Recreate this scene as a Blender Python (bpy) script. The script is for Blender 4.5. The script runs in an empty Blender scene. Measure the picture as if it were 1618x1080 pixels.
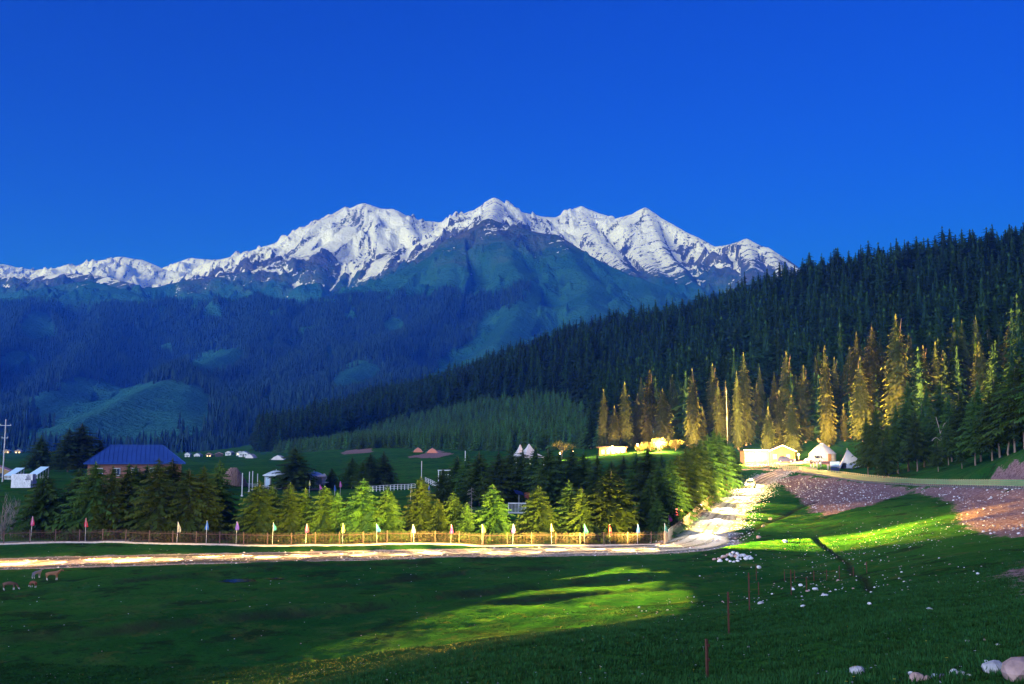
import bpy, bmesh, math, random
import numpy as np
from mathutils import Vector, Matrix

# ------------------------------------------------------------------ camera
SC = bpy.context.scene
COL = SC.collection
FPX, CX, CY, HOR, CZ = 1573.0, 809.0, 540.0, 715.0, 12.0
PITCH = math.atan((HOR - CY) / FPX)
cam_d = bpy.data.cameras.new('camera')
cam_d.lens = 35.0; cam_d.sensor_width = 36.0; cam_d.clip_start = 0.5; cam_d.clip_end = 60000
cam = bpy.data.objects.new('camera', cam_d); COL.objects.link(cam)
cam.location = (0, 0, CZ); cam.rotation_euler = (math.pi/2 + PITCH, 0, 0)
SC.camera = cam
SC.render.engine = 'CYCLES'
SC.cycles.use_denoising = True
SC.cycles.max_bounces = 5; SC.cycles.diffuse_bounces = 2; SC.cycles.glossy_bounces = 2
SC.cycles.transmission_bounces = 3; SC.cycles.transparent_max_bounces = 8; SC.cycles.volume_bounces = 2
SC.cycles.sample_clamp_indirect = 4.0
SC.view_settings.view_transform = 'Standard'; SC.view_settings.look = 'None'
SC.view_settings.gamma = 1.0; SC.view_settings.exposure = 1.3

# ------------------------------------------------------------------ sky + last daylight
SUN_EL, SUN_ROT = 16.0, 218.0        # afterglow behind the camera on its left (rotation clockwise from +Y)
W = bpy.data.worlds.new('World'); SC.world = W; W.use_nodes = True
wn = W.node_tree.nodes; wl = W.node_tree.links; wn.clear()
sky = wn.new('ShaderNodeTexSky'); sky.sky_type = 'NISHITA'; sky.sun_disc = False
sky.sun_elevation = math.radians(3.0); sky.sun_rotation = math.radians(SUN_ROT)
sky.altitude = 1900; sky.air_density = 1.0; sky.dust_density = 0.1; sky.ozone_density = 6.0
hsv = wn.new('ShaderNodeHueSaturation'); hsv.inputs['Saturation'].default_value = 1.75
gam = wn.new('ShaderNodeGamma'); gam.inputs['Gamma'].default_value = 1.32
bg = wn.new('ShaderNodeBackground'); bg.inputs['Strength'].default_value = 0.115
wo = wn.new('ShaderNodeOutputWorld')
wl.new(sky.outputs[0], hsv.inputs['Color']); wl.new(hsv.outputs[0], gam.inputs[0])
tint = wn.new('ShaderNodeMix'); tint.data_type = 'RGBA'; tint.blend_type = 'MULTIPLY'; tint.inputs[0].default_value = 1.0
tint.inputs[7].default_value = (0.04, 0.56, 1.12, 1)          # blue hour
wl.new(gam.outputs[0], tint.inputs[6]); wl.new(tint.outputs[2], bg.inputs[0]); wl.new(bg.outputs[0], wo.inputs[0])
sun_d = bpy.data.lights.new('sun', 'SUN'); sun_d.energy = 2.5; sun_d.angle = math.radians(50)
sun_d.color = (0.70, 0.81, 1.0)
sun = bpy.data.objects.new('sun', sun_d); COL.objects.link(sun)
_a, _e = math.radians(SUN_ROT), math.radians(SUN_EL)
_dir = Vector((math.sin(_a)*math.cos(_e), math.cos(_a)*math.cos(_e), math.sin(_e)))   # towards the light
sun.rotation_euler = _dir.to_track_quat('Z', 'Y').to_euler()

# ------------------------------------------------------------------ helpers
LK = 0.17                            # strength of the car's headlights and the added road lamps
R = random.Random(7)
def ray(px, py):
    u = (px-CX)/FPX; v = (CY-py)/FPX
    dy = math.cos(PITCH) - v*math.sin(PITCH); dz = math.sin(PITCH) + v*math.cos(PITCH)
    return u/dy, dz/dy
def P(px, py, Y):
    a, b = ray(px, py); return (a*Y, Y, CZ + b*Y)
def mpp(Y): return Y/FPX                       # metres per photograph pixel at a distance
def sstep(a, b, x):
    t = np.clip((x-a)/(b-a), 0, 1); return t*t*(3-2*t)
_rs = np.random.RandomState(3)
_perm = _rs.permutation(512); _perm = np.concatenate([_perm, _perm, _perm])
_gr = _rs.rand(512)*2*np.pi; _gx, _gy = np.cos(_gr), np.sin(_gr)
def perlin(x, y):
    xi = np.floor(x).astype(np.int64); yi = np.floor(y).astype(np.int64)
    xf = x-xi; yf = y-yi; xi &= 511; yi &= 511
    u = xf*xf*xf*(xf*(xf*6-15)+10); v = yf*yf*yf*(yf*(yf*6-15)+10)
    def g(ix, iy, fx, fy):
        h = _perm[_perm[ix & 511] + (iy & 511)]
        return _gx[h]*fx + _gy[h]*fy
    a = g(xi, yi, xf, yf); b = g(xi+1, yi, xf-1, yf); c = g(xi, yi+1, xf, yf-1); d = g(xi+1, yi+1, xf-1, yf-1)
    return ((a+(b-a)*u) + ((c+(d-c)*u)-(a+(b-a)*u))*v)*1.5
def fbm(x, y, oct=4, lac=2.03, gain=0.5):
    s = 0; a = 1.0; n = 0
    for k in range(oct):
        s = s + a*perlin(x+17.3*k, y-9.1*k); n += a; a *= gain; x = x*lac; y = y*lac
    return s/n
def ridged(x, y, oct=5, lac=2.07, gain=0.52):
    s = 0; a = 1.0; n = 0; w = 1.0
    for k in range(oct):
        r = 1-np.abs(perlin(x+31.7*k, y+5.3*k)); r = r*r*w; w = np.clip(r*1.6, 0, 1)
        s = s + a*r; n += a; a *= gain; x = x*lac; y = y*lac
    return s/n
def poly_dist(X, Y, pts):
    """distance to a polyline in plan; also the parameter (0..n-1) of the nearest point"""
    best = np.full(X.shape, 1e18); par = np.zeros(X.shape)
    for i in range(len(pts)-1):
        ax, ay = pts[i][:2]; bx, by = pts[i+1][:2]
        dx, dy = bx-ax, by-ay; L = dx*dx+dy*dy+1e-9
        t = np.clip(((X-ax)*dx+(Y-ay)*dy)/L, 0, 1)
        d = (X-ax-t*dx)**2 + (Y-ay-t*dy)**2
        m = d < best; best = np.where(m, d, best); par = np.where(m, i+t, par)
    return np.sqrt(best), par
def in_poly(X, Y, pts):
    ins = np.zeros(X.shape, bool); n = len(pts); j = n-1
    for i in range(n):
        xi, yi = pts[i][:2]; xj, yj = pts[j][:2]
        if yi != yj:
            ins ^= ((yi > Y) != (yj > Y)) & (X < (xj-xi)*(Y-yi)/(yj-yi)+xi)
        j = i
    return ins
def poly_soft(X, Y, pts, w):
    """1 inside a plan polygon, 0 outside, soft over w metres"""
    d, _ = poly_dist(X, Y, list(pts)+[pts[0]])
    s = np.where(in_poly(X, Y, pts), -d, d)
    return 1-sstep(-w, w, s)

def tag(o, label=None, cat=None, group=None, kind=None):
    if label: o['label'] = label
    if cat: o['category'] = cat
    if group: o['group'] = group
    if kind: o['kind'] = kind
    return o
def mesh_np(name, V, F, mats=(), parent=None, smooth=True, attrs=None, midx=None, link=True):
    me = bpy.data.meshes.new(name)
    V = np.asarray(V, np.float32); F = np.asarray(F, np.int32); k = F.shape[1]
    me.vertices.add(len(V)); me.vertices.foreach_set('co', V.ravel())
    me.loops.add(F.size); me.loops.foreach_set('vertex_index', F.ravel())
    me.polygons.add(len(F)); me.polygons.foreach_set('loop_start', np.arange(0, F.size, k, dtype=np.int32))
    try: me.polygons.foreach_set('loop_total', np.full(len(F), k, np.int32))
    except Exception: pass
    if midx is not None: me.polygons.foreach_set('material_index', np.asarray(midx, np.int32))
    me.polygons.foreach_set('use_smooth', np.full(len(F), bool(smooth)))
    for m in mats: me.materials.append(m)
    for an, av in (attrs or {}).items():
        av = np.asarray(av, np.float32)
        if av.ndim == 1:
            me.attributes.new(an, 'FLOAT', 'POINT').data.foreach_set('value', av)
        else:
            me.attributes.new(an, 'FLOAT_COLOR', 'POINT').data.foreach_set('color', av.ravel())
    me.update(); me.validate()
    if not link: return me
    o = bpy.data.objects.new(name, me); COL.objects.link(o)
    if parent: o.parent = parent
    return o
def grid_faces(nr, nc):
    i = np.arange(nr-1)[:, None]*nc + np.arange(nc-1)[None, :]
    return np.stack([i, i+1, i+nc+1, i+nc], -1).reshape(-1, 4)

class MB:
    """collects simple solids into one mesh"""
    def __init__(self): self.v = []; self.f = []; self.m = []; self.mi = 0
    def add(self, vs, fs):
        b = len(self.v); self.v += [tuple(p) for p in vs]; self.f += [tuple(i+b for i in q) for q in fs]; self.m += [self.mi]*len(fs)
        return self
    def box(self, c, s, rz=0.0, taper=1.0):
        hx, hy, hz = s[0]/2, s[1]/2, s[2]/2; cr, sr = math.cos(rz), math.sin(rz); vs = []
        for z, t in ((-hz, 1.0), (hz, taper)):
            for x, y in ((-hx, -hy), (hx, -hy), (hx, hy), (-hx, hy)):
                x *= t; y *= t; vs.append((c[0]+x*cr-y*sr, c[1]+x*sr+y*cr, c[2]+z))
        return self.add(vs, [(0, 3, 2, 1), (4, 5, 6, 7), (0, 1, 5, 4), (1, 2, 6, 5), (2, 3, 7, 6), (3, 0, 4, 7)])
    def tube(self, pts, r, n=6, caps=True):
        pts = [Vector(p) for p in pts]; rs = r if isinstance(r, (list, tuple)) else [r]*len(pts); vs = []
        for i, p in enumerate(pts):
            t = (pts[min(i+1, len(pts)-1)]-pts[max(i-1, 0)]).normalized()
            a = Vector((0, 0, 1)) if abs(t.z) < 0.9 else Vector((1, 0, 0))
            u = t.cross(a).normalized(); w = t.cross(u)
            for k in range(n):
                q = 2*math.pi*k/n; vs.append(p + (u*math.cos(q)+w*math.sin(q))*rs[i])
        fs = []
        for i in range(len(pts)-1):
            for k in range(n):
                a0 = i*n+k; b0 = i*n+(k+1) % n; fs.append((a0, a0+n, b0+n, b0))
        if caps: fs += [tuple(range(n)), tuple(range((len(pts)-1)*n+n-1, (len(pts)-1)*n-1, -1))]
        return self.add(vs, fs)
    def prism(self, poly, y0, y1, M=None):
        """polygon in x,z extruded along y"""
        n = len(poly); vs = [(x, y0, z) for x, z in poly]+[(x, y1, z) for x, z in poly]
        if M is not None: vs = [tuple(M @ Vector(p)) for p in vs]
        fs = [tuple(range(n)), tuple(range(2*n-1, n-1, -1))]+[(i, i+n, (i+1) % n+n, (i+1) % n) for i in range(n)]
        return self.add(vs, fs)
    def quad(self, a, b, c, d, t=0.0):
        if not t: return self.add([a, b, c, d], [(0, 1, 2, 3)])
        A, B, C, D = map(Vector, (a, b, c, d)); n = (B-A).cross(D-A).normalized()*t
        return self.add([A, B, C, D, A+n, B+n, C+n, D+n], [(3, 2, 1, 0), (4, 5, 6, 7), (0, 1, 5, 4), (1, 2, 6, 5), (2, 3, 7, 6), (3, 0, 4, 7)])
    def lathe(self, prof, n=16, c=(0, 0, 0)):
        vs = [(c[0]+r*math.cos(2*math.pi*k/n), c[1]+r*math.sin(2*math.pi*k/n), c[2]+z) for r, z in prof for k in range(n)]
        fs = [(i*n+k, i*n+(k+1) % n, (i+1)*n+(k+1) % n, (i+1)*n+k) for i in range(len(prof)-1) for k in range(n)]
        return self.add(vs, fs)
    def data(self, name, mats, smooth=False):
        me = bpy.data.meshes.new(name); me.from_pydata(self.v, [], self.f)
        for m in (mats if isinstance(mats, (list, tuple)) else [mats]): me.materials.append(m)
        me.polygons.foreach_set('material_index', self.m)
        me.polygons.foreach_set('use_smooth', [smooth]*len(self.f)); me.update()
        bm = bmesh.new(); bm.from_mesh(me); bmesh.ops.recalc_face_normals(bm, faces=bm.faces); bm.to_mesh(me); bm.free()
        return me
    def build(self, name, mats, parent=None, smooth=False):
        o = bpy.data.objects.new(name, self.data(name, mats, smooth)); COL.objects.link(o)
        if parent: o.parent = parent
        return o
def empty(name, loc, rz=0.0, label=None, cat=None, group=None):
    o = bpy.data.objects.new(name, None); COL.objects.link(o); o.location = loc; o.rotation_euler = (0, 0, rz)
    o.empty_display_size = 0.2
    return tag(o, label, cat, group)
def link_mesh(name, me, parent=None, loc=(0, 0, 0), rz=0.0, scale=1.0):
    o = bpy.data.objects.new(name, me); COL.objects.link(o); o.location = loc; o.rotation_euler = (0, 0, rz)
    o.scale = (scale,)*3 if not isinstance(scale, (tuple, list)) else scale
    if parent: o.parent = parent
    return o

# ---- materials
class NT:
    def __init__(self, name):
        self.mat = bpy.data.materials.new(name); self.mat.use_nodes = True
        self.t = self.mat.node_tree; self.n = self.t.nodes; self.l = self.t.links
        self.b = self.n['Principled BSDF']; self.out = self.n['Material Output']
        self.b.inputs['Specular IOR Level'].default_value = 0.25
    def new(self, typ, **kw):
        nd = self.n.new(typ)
        for k, v in kw.items(): setattr(nd, k, v)
        return nd
    def put(self, inp, val):
        if hasattr(val, 'is_output') or hasattr(val, 'links'): self.l.new(val, inp)
        else: inp.default_value = val
    def noise(self, scale, detail=4, rough=0.55, vec=None, dist=0.0):
        nd = self.new('ShaderNodeTexNoise'); nd.inputs['Scale'].default_value = scale
        nd.inputs['Detail'].default_value = detail; nd.inputs['Roughness'].default_value = rough; nd.inputs['Distortion'].default_value = dist
        if vec is not None: self.l.new(vec, nd.inputs['Vector'])
        return nd.outputs['Fac']
    def obj(self): return self.new('ShaderNodeTexCoord').outputs['Object']
    def mapping(self, vec, scale=(1, 1, 1), rot=(0, 0, 0)):
        nd = self.new('ShaderNodeMapping'); nd.inputs['Scale'].default_value = scale; nd.inputs['Rotation'].default_value = rot
        self.l.new(vec, nd.inputs['Vector']); return nd.outputs[0]
    def ramp(self, fac, a, b, c0=(0, 0, 0, 1), c1=(1, 1, 1, 1)):
        nd = self.new('ShaderNodeMapRange'); nd.inputs[1].default_value = a; nd.inputs[2].default_value = b
        nd.interpolation_type = 'SMOOTHSTEP'; self.l.new(fac, nd.inputs[0]); return nd.outputs[0]
    def mix(self, fac, a, b, mode='MIX'):
        nd = self.new('ShaderNodeMix', data_type='RGBA', blend_type=mode)
        self.put(nd.inputs[0], fac)
        for i, c in ((6, a), (7, b)):
            if isinstance(c, (tuple, list)): nd.inputs[i].default_value = (*c[:3], 1)
            else: self.l.new(c, nd.inputs[i])
        return nd.outputs[2]
    def math(self, op, a, b=0.0):
        nd = self.new('ShaderNodeMath', operation=op); self.put(nd.inputs[0], a); self.put(nd.inputs[1], b); return nd.outputs[0]
    def attr(self, name, color=False):
        nd = self.new('ShaderNodeAttribute', attribute_name=name); return nd.outputs['Color' if color else 'Fac']
    def base(self, c): self.put(self.b.inputs['Base Color'], (*c, 1) if isinstance(c, tuple) and len(c) == 3 else c)
    def bump(self, h, strength=0.3, dist=0.05):
        nd = self.new('ShaderNodeBump'); nd.inputs['Strength'].default_value = strength; nd.inputs['Distance'].default_value = dist
        self.l.new(h, nd.inputs['Height']); self.l.new(nd.outputs[0], self.b.inputs['Normal'])
def plain(name, c, rough=0.7, var=0.25, scale=3.0, metal=0.0, bump=0.0, c2=None):
    n = NT(name); v = n.obj(); f = n.noise(scale, 5, 0.6, v)
    lo = c2 or tuple(x*(1-var) for x in c)
    n.base(n.mix(n.ramp(f, 0.3, 0.7), lo, c)); n.b.inputs['Roughness'].default_value = rough; n.b.inputs['Metallic'].default_value = metal
    if bump: n.bump(n.noise(scale*6, 4, 0.6, v), bump, 0.02)
    return n.mat
def glow(name, c, strength):
    n = NT(name); n.base(tuple(c)); n.b.inputs['Emission Color'].default_value = (*c, 1); n.b.inputs['Emission Strength'].default_value = strength
    return n.mat

# ---- thousands of alike pieces as one object (kind stuff)
def scatter(name, pts, scl, rot, idx, protos, label, cat, kind='stuff', tilt=None):
    """pts Nx3; scl Nx3; rot N (about z); idx N picks a prototype mesh"""
    me = bpy.data.meshes.new(name); me.vertices.add(len(pts)); me.vertices.foreach_set('co', np.asarray(pts, np.float32).ravel())
    scl = np.asarray(scl, np.float32)
    if scl.ndim == 1: scl = np.stack([scl]*3, -1)
    e = np.zeros((len(pts), 3), np.float32); e[:, 2] = rot
    if tilt is not None: e[:, :2] = tilt
    me.attributes.new('s_scale', 'FLOAT_VECTOR', 'POINT').data.foreach_set('vector', scl.ravel())
    me.attributes.new('s_rot', 'FLOAT_VECTOR', 'POINT').data.foreach_set('vector', e.ravel())
    me.attributes.new('s_idx', 'INT', 'POINT').data.foreach_set('value', np.asarray(idx, np.int32))
    o = bpy.data.objects.new(name, me); COL.objects.link(o); tag(o, label, cat, None, kind)
    ng = bpy.data.node_groups.new(name+'_nodes', 'GeometryNodeTree')
    ng.interface.new_socket('Geometry', in_out='INPUT', socket_type='NodeSocketGeometry')
    ng.interface.new_socket('Geometry', in_out='OUTPUT', socket_type='NodeSocketGeometry')
    N, L = ng.nodes, ng.links
    gi = N.new('NodeGroupInput'); go = N.new('NodeGroupOutput'); iop = N.new('GeometryNodeInstanceOnPoints')
    jn = N.new('GeometryNodeJoinGeometry')
    for me_p in protos:
        po = bpy.data.objects.new(name+'_piece', me_p)          # never linked to the scene
        oi = N.new('GeometryNodeObjectInfo'); oi.inputs['Object'].default_value = po; oi.inputs['As Instance'].default_value = True
        L.new(oi.outputs['Geometry'], jn.inputs[0])
    def na(nm, t):
        nd = N.new('GeometryNodeInputNamedAttribute'); nd.data_type = t; nd.inputs[0].default_value = nm; return nd.outputs[0]
    mp = N.new('GeometryNodeMeshToPoints'); L.new(gi.outputs[0], mp.inputs[0])
    L.new(mp.outputs[0], iop.inputs['Points']); L.new(jn.outputs[0], iop.inputs['Instance'])
    iop.inputs['Pick Instance'].default_value = True
    L.new(na('s_idx', 'INT'), iop.inputs['Instance Index'])
    er = N.new('FunctionNodeEulerToRotation'); L.new(na('s_rot', 'FLOAT_VECTOR'), er.inputs[0]); L.new(er.outputs[0], iop.inputs['Rotation'])
    L.new(na('s_scale', 'FLOAT_VECTOR'), iop.inputs['Scale'])
    L.new(iop.outputs[0], go.inputs[0])
    md = o.modifiers.new('scatter', 'NODES'); md.node_group = ng
    return o
# ------------------------------------------------------------------ the valley ground
CTRL = [P(*c) for c in [
 # knoll the camera stands on, and its fall to the meadow
 (809,1080,20),(809,1045,25),(809,1018,31),(1000,1080,19),(1000,1000,33),(1146,1010,33),(1300,1080,17),(1300,1000,27),(1300,955,38),
 (1111,1080,21),(1500,1060,15),(1500,960,32),(1450,930,44),(1618,1040,15),(1618,960,27),(1618,895,45),(1750,900,35),(1750,1000,20),
 (640,1078,26),(560,1072,30),
 # meadow floor
 (0,1080,45),(200,1078,46),(420,1075,45),(0,1000,59),(300,985,63),(600,985,62),(780,1000,54.5),(900,985,57),(1000,965,61),(1100,945,70),(1200,925,78),
 (-200,1000,60),(-200,900,95),(0,940,77),(300,920,84),(600,910,90),(900,900,95),(1100,895,97),(1300,915,80),(1250,895,92),
 # lower road and verge, fence line
 (0,890,99),(300,882,103),(600,876,107),(900,871,110),(1050,866,114),(0,862,117),(300,862,118),(600,862,118),(900,862,118),(1050,862,118),(-200,866,116),
 # ramp
 (1110,856,118),(1128,826,140),(1148,801,165),(1172,781,195),(1200,760,235),(1230,746,262),(1100,826,142),(1165,781,196),
 # right flank below the upper road
 (1180,862,108),(1350,850,108),(1450,800,124),(1250,822,140),(1250,775,205),(1200,802,160),(1350,800,140),(1300,790,165),(1450,860,90),
 (1540,800,112),(1540,850,85),(1618,830,90),(1520,880,62),(1700,840,75),(1380,900,75),
 # upper road edge
 (1268,746,255),(1330,757,215),(1400,764,180),(1500,768,150),(1618,772,120),(1750,778,95),
 (1300,750,252),(1400,759,205),(1500,764,165),(1618,766,130),
 # plateau with the buildings
 (1185,738,282),(1243,730,284),(1288,729.5,282),(1215,728,302),(1300,726,300),(1250,727,302),(1190,729,300),(1215,730,292),(1300,728,284),(1340,738,266),(1390,730,270),(1130,740,270),(1420,745,235),
 # field behind the fence
 (400,830,148),(700,830,150),(1000,825,150),(500,790,205),(800,797,195),(1000,790,200),(435,772,240),(620,770,245),(700,765,250),
 (500,728,420),(600,714,480),(430,728,460),(700,716,430),(830,714,400),(960,712,345),(1060,716,300),
 # left terrace with the house
 (60,760,215),(0,758,230),(215,778,205),(130,775,205),(300,785,200),(370,770,225),(-200,765,220),(100,840,132),(300,840,133),(-150,845,130),
 (300,722,620),(100,724,620),(-200,724,650),(350,721,720),(200,720,900),(0,720,900),(0,716,1300),(250,717,1400),(400,716,1450),(-400,716,1300),(-600,720,700),
 # forest hill
 (1618,424,620),(1500,438,650),(1300,465,720),(1100,520,800),(930,552,880),(760,607,1000),(600,648,1150),(480,690,1300),(1750,395,600),
 (1200,708,334),(1310,702,322),(1380,692,314),(1460,668,290),(1618,655,250),(1080,706,328),(560,708,560),(470,714,700),
 (1400,575,450),(1200,590,500),(1000,625,600),(1618,520,430),(1750,600,260),(900,670,520),(750,680,650),(600,692,820),(1300,640,380),(1540,610,350),
 (1470,740,205),(1560,735,160),(1618,718,145),(1750,690,130),
]] + [(0,0,10.35),(-12,-8,10.3),(12,-6,10.9),(30,0,13),(-30,0,6.5),(-60,10,3),(60,5,15),(0,-40,12),(60,-40,18),(-60,-40,8),(-25,25,2.6),(-45,35,1.4),
 (700,900,150),(1000,800,170),(500,1200,110),(0,1500,60),(900,1500,150),(500,300,130),(650,500,150)]
CTRL = np.array(CTRL)
_S = 300.0
def _U(r2): return np.where(r2 > 1e-12, r2*np.log(np.maximum(r2, 1e-12)), 0.0)
# distances are taken in a space where far points are drawn together, so that near detail and far hills both stay smooth
def _warp(X, Y):
    r = np.sqrt(X*X+(Y+40)**2)+1e-6; k = np.log1p(r/60.0)/r
    return X*k, (Y+40)*k
def _tps_fit(C, lam=2e-4):
    wx, wy = _warp(C[:, 0], C[:, 1]); n = len(C)
    A = np.zeros((n+3, n+3)); A[:n, :n] = _U((wx[:, None]-wx)**2+(wy[:, None]-wy)**2)+np.eye(n)*lam
    A[:n, n] = 1; A[:n, n+1] = wx; A[:n, n+2] = wy; A[n:, :n] = A[:n, n:].T
    return np.linalg.solve(A, np.concatenate([C[:, 2], [0, 0, 0]])), wx, wy
_TW, _TX, _TY = _tps_fit(CTRL)
def base_z(X, Y):
    X = np.atleast_1d(np.asarray(X, float)); Y = np.atleast_1d(np.asarray(Y, float)); sh = X.shape
    wx, wy = _warp(X.ravel(), Y.ravel()); out = np.empty(wx.shape)
    for i in range(0, len(wx), 40000):
        a, b = wx[i:i+40000, None], wy[i:i+40000, None]
        out[i:i+40000] = _U((a-_TX)**2+(b-_TY)**2) @ _TW[:-3] + _TW[-3] + a[:, 0]*_TW[-2] + b[:, 0]*_TW[-1]
    return out.reshape(sh)
_YS = np.exp(np.linspace(math.log(6), math.log(1600), 900))
def G(px, py, fn=None):
    """where the ray through a photograph pixel first meets the ground"""
    a, b = ray(px, py); z = (fn or base_z)(a*_YS, _YS); h = CZ+b*_YS-z
    k = np.where(h < 0)[0]
    if len(k) == 0 or k[0] == 0: return (a*1500, 1500.0, CZ+b*1500)
    k = k[0]; t = h[k-1]/(h[k-1]-h[k]); Y = _YS[k-1]+(_YS[k]-_YS[k-1])*t
    return (a*Y, Y, CZ+b*Y)
def GL(lst): return [G(*p) for p in lst]

# road centre lines
LOW = [P(*c) for c in [(-260,894,97),(0,889,99.5),(300,881,103.5),(600,875,107.5),(900,869,111),(1040,864.5,114.5),(1100,856,119),(1122,834,133),(1148,801,165),(1172,781,195),(1200,760,235),(1230,747,262),(1262,741,268)]]
UPR = [P(*c) for c in [(1150,741,272),(1200,741,274),(1262,743,264),(1330,752,226),(1400,761,190),(1500,766,157),(1618,769,125),(1760,773,100)]]
def spline(pts, step):
    pts = [Vector(p) for p in pts]; out = []
    for i in range(len(pts)-1):
        p0 = pts[max(i-1, 0)]; p1 = pts[i]; p2 = pts[i+1]; p3 = pts[min(i+2, len(pts)-1)]
        n = max(2, int((p2-p1).length/step))
        for k in range(n):
            t = k/n; out.append(0.5*((2*p1)+(p2-p0)*t+(2*p0-5*p1+4*p2-p3)*t*t+(3*p1-p0-3*p2+p3)*t*t*t))
    out.append(pts[-1]); return out
LOWS, UPRS = spline(LOW, 3.0), spline(UPR, 3.0)
TERR = [  # (pixels along a small terrace step in the meadow, height)
 ([(-120,1022),(0,1012),(150,1003),(300,990),(450,976),(560,967),(700,950),(800,938),(900,926),(1000,917),(1120,911)], 0.55),
 ([(-120,955),(0,946),(60,938),(130,928),(250,916),(380,906),(480,899)], 0.40),
 ([(380,938),(480,931),(600,922),(750,907),(900,899),(1040,890)], 0.30),
 ([(650,962),(800,952),(900,946),(1000,935),(1110,925)], 0.28),
 ([(250,905),(420,898),(600,892),(700,888),(900,886)], 0.25)]
TERR = [([G(*p)[:2] for p in l], h) for l, h in TERR]
DITCH = [GL([(1140,852),(1185,838),(1218,824),(1248,810),(1290,792)]), GL([(1290,850),(1312,868),(1340,888),(1368,915),(1380,940)])]
DITW = [0.5, 0.22]
PATH = GL([(-150,858),(0,858.5),(120,856.5),(240,853)])
FENCE_LOW = [P(*c) for c in [(-120,866,116),(100,860,119),(350,862.5,118),(700,863.5,117.5),(900,864,117),(1050,862,118)]]
DIRT = [GL([(1222,757),(1262,750),(1330,760),(1400,768),(1500,772),(1640,776),(1680,830),(1640,842),(1600,850),(1550,842),(1518,826),(1508,792),(1440,778),(1375,797),(1310,814),(1290,812),(1272,795),(1248,775)]),
        GL([(1545,758),(1560,742),(1618,722),(1660,720),(1660,762)]), GL([(1575,910),(1618,888),(1660,895),(1650,945),(1590,925)]),
        GL([(640,722),(690,712),(715,717),(690,723)]), GL([(540,713),(585,708),(590,714),(545,718)])]
def road_hw(y): return 3.0+2.0*(1-sstep(112, 130, np.asarray(y, float)))
def ground_z(X, Y, detail=True):
    X = np.atleast_1d(np.asarray(X, float)); Y = np.atleast_1d(np.asarray(Y, float))
    z = base_z(X, Y); near = Y < 320
    xs, ys = X[near], Y[near]; zz = z[near]
    for l, h in TERR:
        lx = np.array([p[0] for p in l]); ly = np.array([p[1] for p in l])
        yc = np.interp(xs, lx, ly) + 0.8*fbm(xs*0.13, xs*0+3.3, 3)
        d = ys-yc; w = sstep(lx[0]-4, lx[0]+10, xs)*(1-sstep(lx[-1]-10, lx[-1]+4, xs))
        zz = zz + 1.5*w*h*(0.75+0.5*fbm(xs*0.08, xs*0+9, 2))/(1+np.exp(-np.clip(d/0.28, -30, 30)))*np.exp(-np.clip(d, 0, None)/7.0)
    if detail:
        fade = sstep(6, 20, ys)
        zz = zz + 0.22*fbm(xs*0.09, ys*0.09, 3)*fade + 0.075*fbm(xs*0.55, ys*0.55, 3) + 0.09*np.abs(fbm(xs*1.0+7, ys*1.0, 2))
    for l, w in zip(DITCH, DITW):
        d, _ = poly_dist(xs, ys, l); zz = zz - 0.22*np.exp(-(d/w)**2)
    for S_, hw in ((LOWS, None), (UPRS, 3.2)):
        d, par = poly_dist(xs, ys, S_); hw = road_hw(ys)+.2 if hw is None else hw; zs = np.interp(par, np.arange(len(S_)), [p.z for p in S_])
        k = 1-sstep(0, 1, (d-hw+.3)/3.3); zz = zz*(1-k)+(zs-0.10)*k
    z[near] = zz
    far = ~near
    if far.any() and detail: z[far] += 1.6*fbm(X[far]*0.02, Y[far]*0.02, 4)*sstep(320, 500, Y[far])
    return z
def gz(x, y): return float(ground_z(np.array([x]), np.array([y]))[0])
def on_ground(px, py):
    p = G(px, py); return (p[0], p[1], gz(p[0], p[1]))
def at_depth(px, Y):
    """on the ground in the pixel column px, Y metres out"""
    x = ray(px, 760)[0]*Y; return (x, Y, gz(x, Y))

FOREST_EDGE = [G(*p)[:2] for p in [(405,716),(470,713),(560,708),(640,706),(720,709),(830,711),(960,708),(1080,704),(1200,704),(1310,699),(1380,690),(1460,667)]]
nr, nc = 660, 760
_ry = np.concatenate([[-60, -40, -25, -12, -4], np.exp(np.linspace(math.log(2), math.log(1900), nr-5))])
_cu = np.linspace(-0.82, 0.82, nc)
gY = np.repeat(_ry[:, None], nc, 1); gX = _cu[None, :]*(gY+70)
gZ = ground_z(gX.ravel(), gY.ravel()).reshape(gX.shape)
fx, fy = gX.ravel(), gY.ravel()
dirt = np.zeros(fx.shape); nz = fbm(fx*0.25, fy*0.25, 4)
for pl in DIRT:
    pl = np.array([p[:2] for p in pl]); m = (np.abs(fx-pl[:, 0].mean()) < 150) & (fy < 620)
    dirt[m] = np.maximum(dirt[m], poly_soft(fx[m]+3.5*nz[m], fy[m]+7*nz[m], pl, 2.6))
dl, _ = poly_dist(fx, fy, LOWS); du, _ = poly_dist(fx, fy, UPRS); dp, _ = poly_dist(fx, fy, PATH)
grav = np.maximum(1-sstep(road_hw(fy)-.7, road_hw(fy)+1.7+2.0*nz, dl), (1-sstep(2.8, 4.2, du))*0.9)
pathm = 1-sstep(0.9, 1.7, dp+0.8*nz)
ditch_step = np.zeros(fx.shape)
for l, w in zip(DITCH, DITW): ditch_step = np.maximum(ditch_step, np.exp(-(poly_dist(fx, fy, l)[0]/(w*1.1))**2))
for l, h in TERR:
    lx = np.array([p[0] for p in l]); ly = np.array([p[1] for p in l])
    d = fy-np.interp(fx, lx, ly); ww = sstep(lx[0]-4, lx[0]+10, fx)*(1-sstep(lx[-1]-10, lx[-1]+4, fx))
    ditch_step = np.maximum(ditch_step, 0.95*ww*np.exp(-((d+0.35)/0.75)**2)*sstep(-0.5, 0.2, nz))  # broken dark band along the near foot of each terrace step
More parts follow.
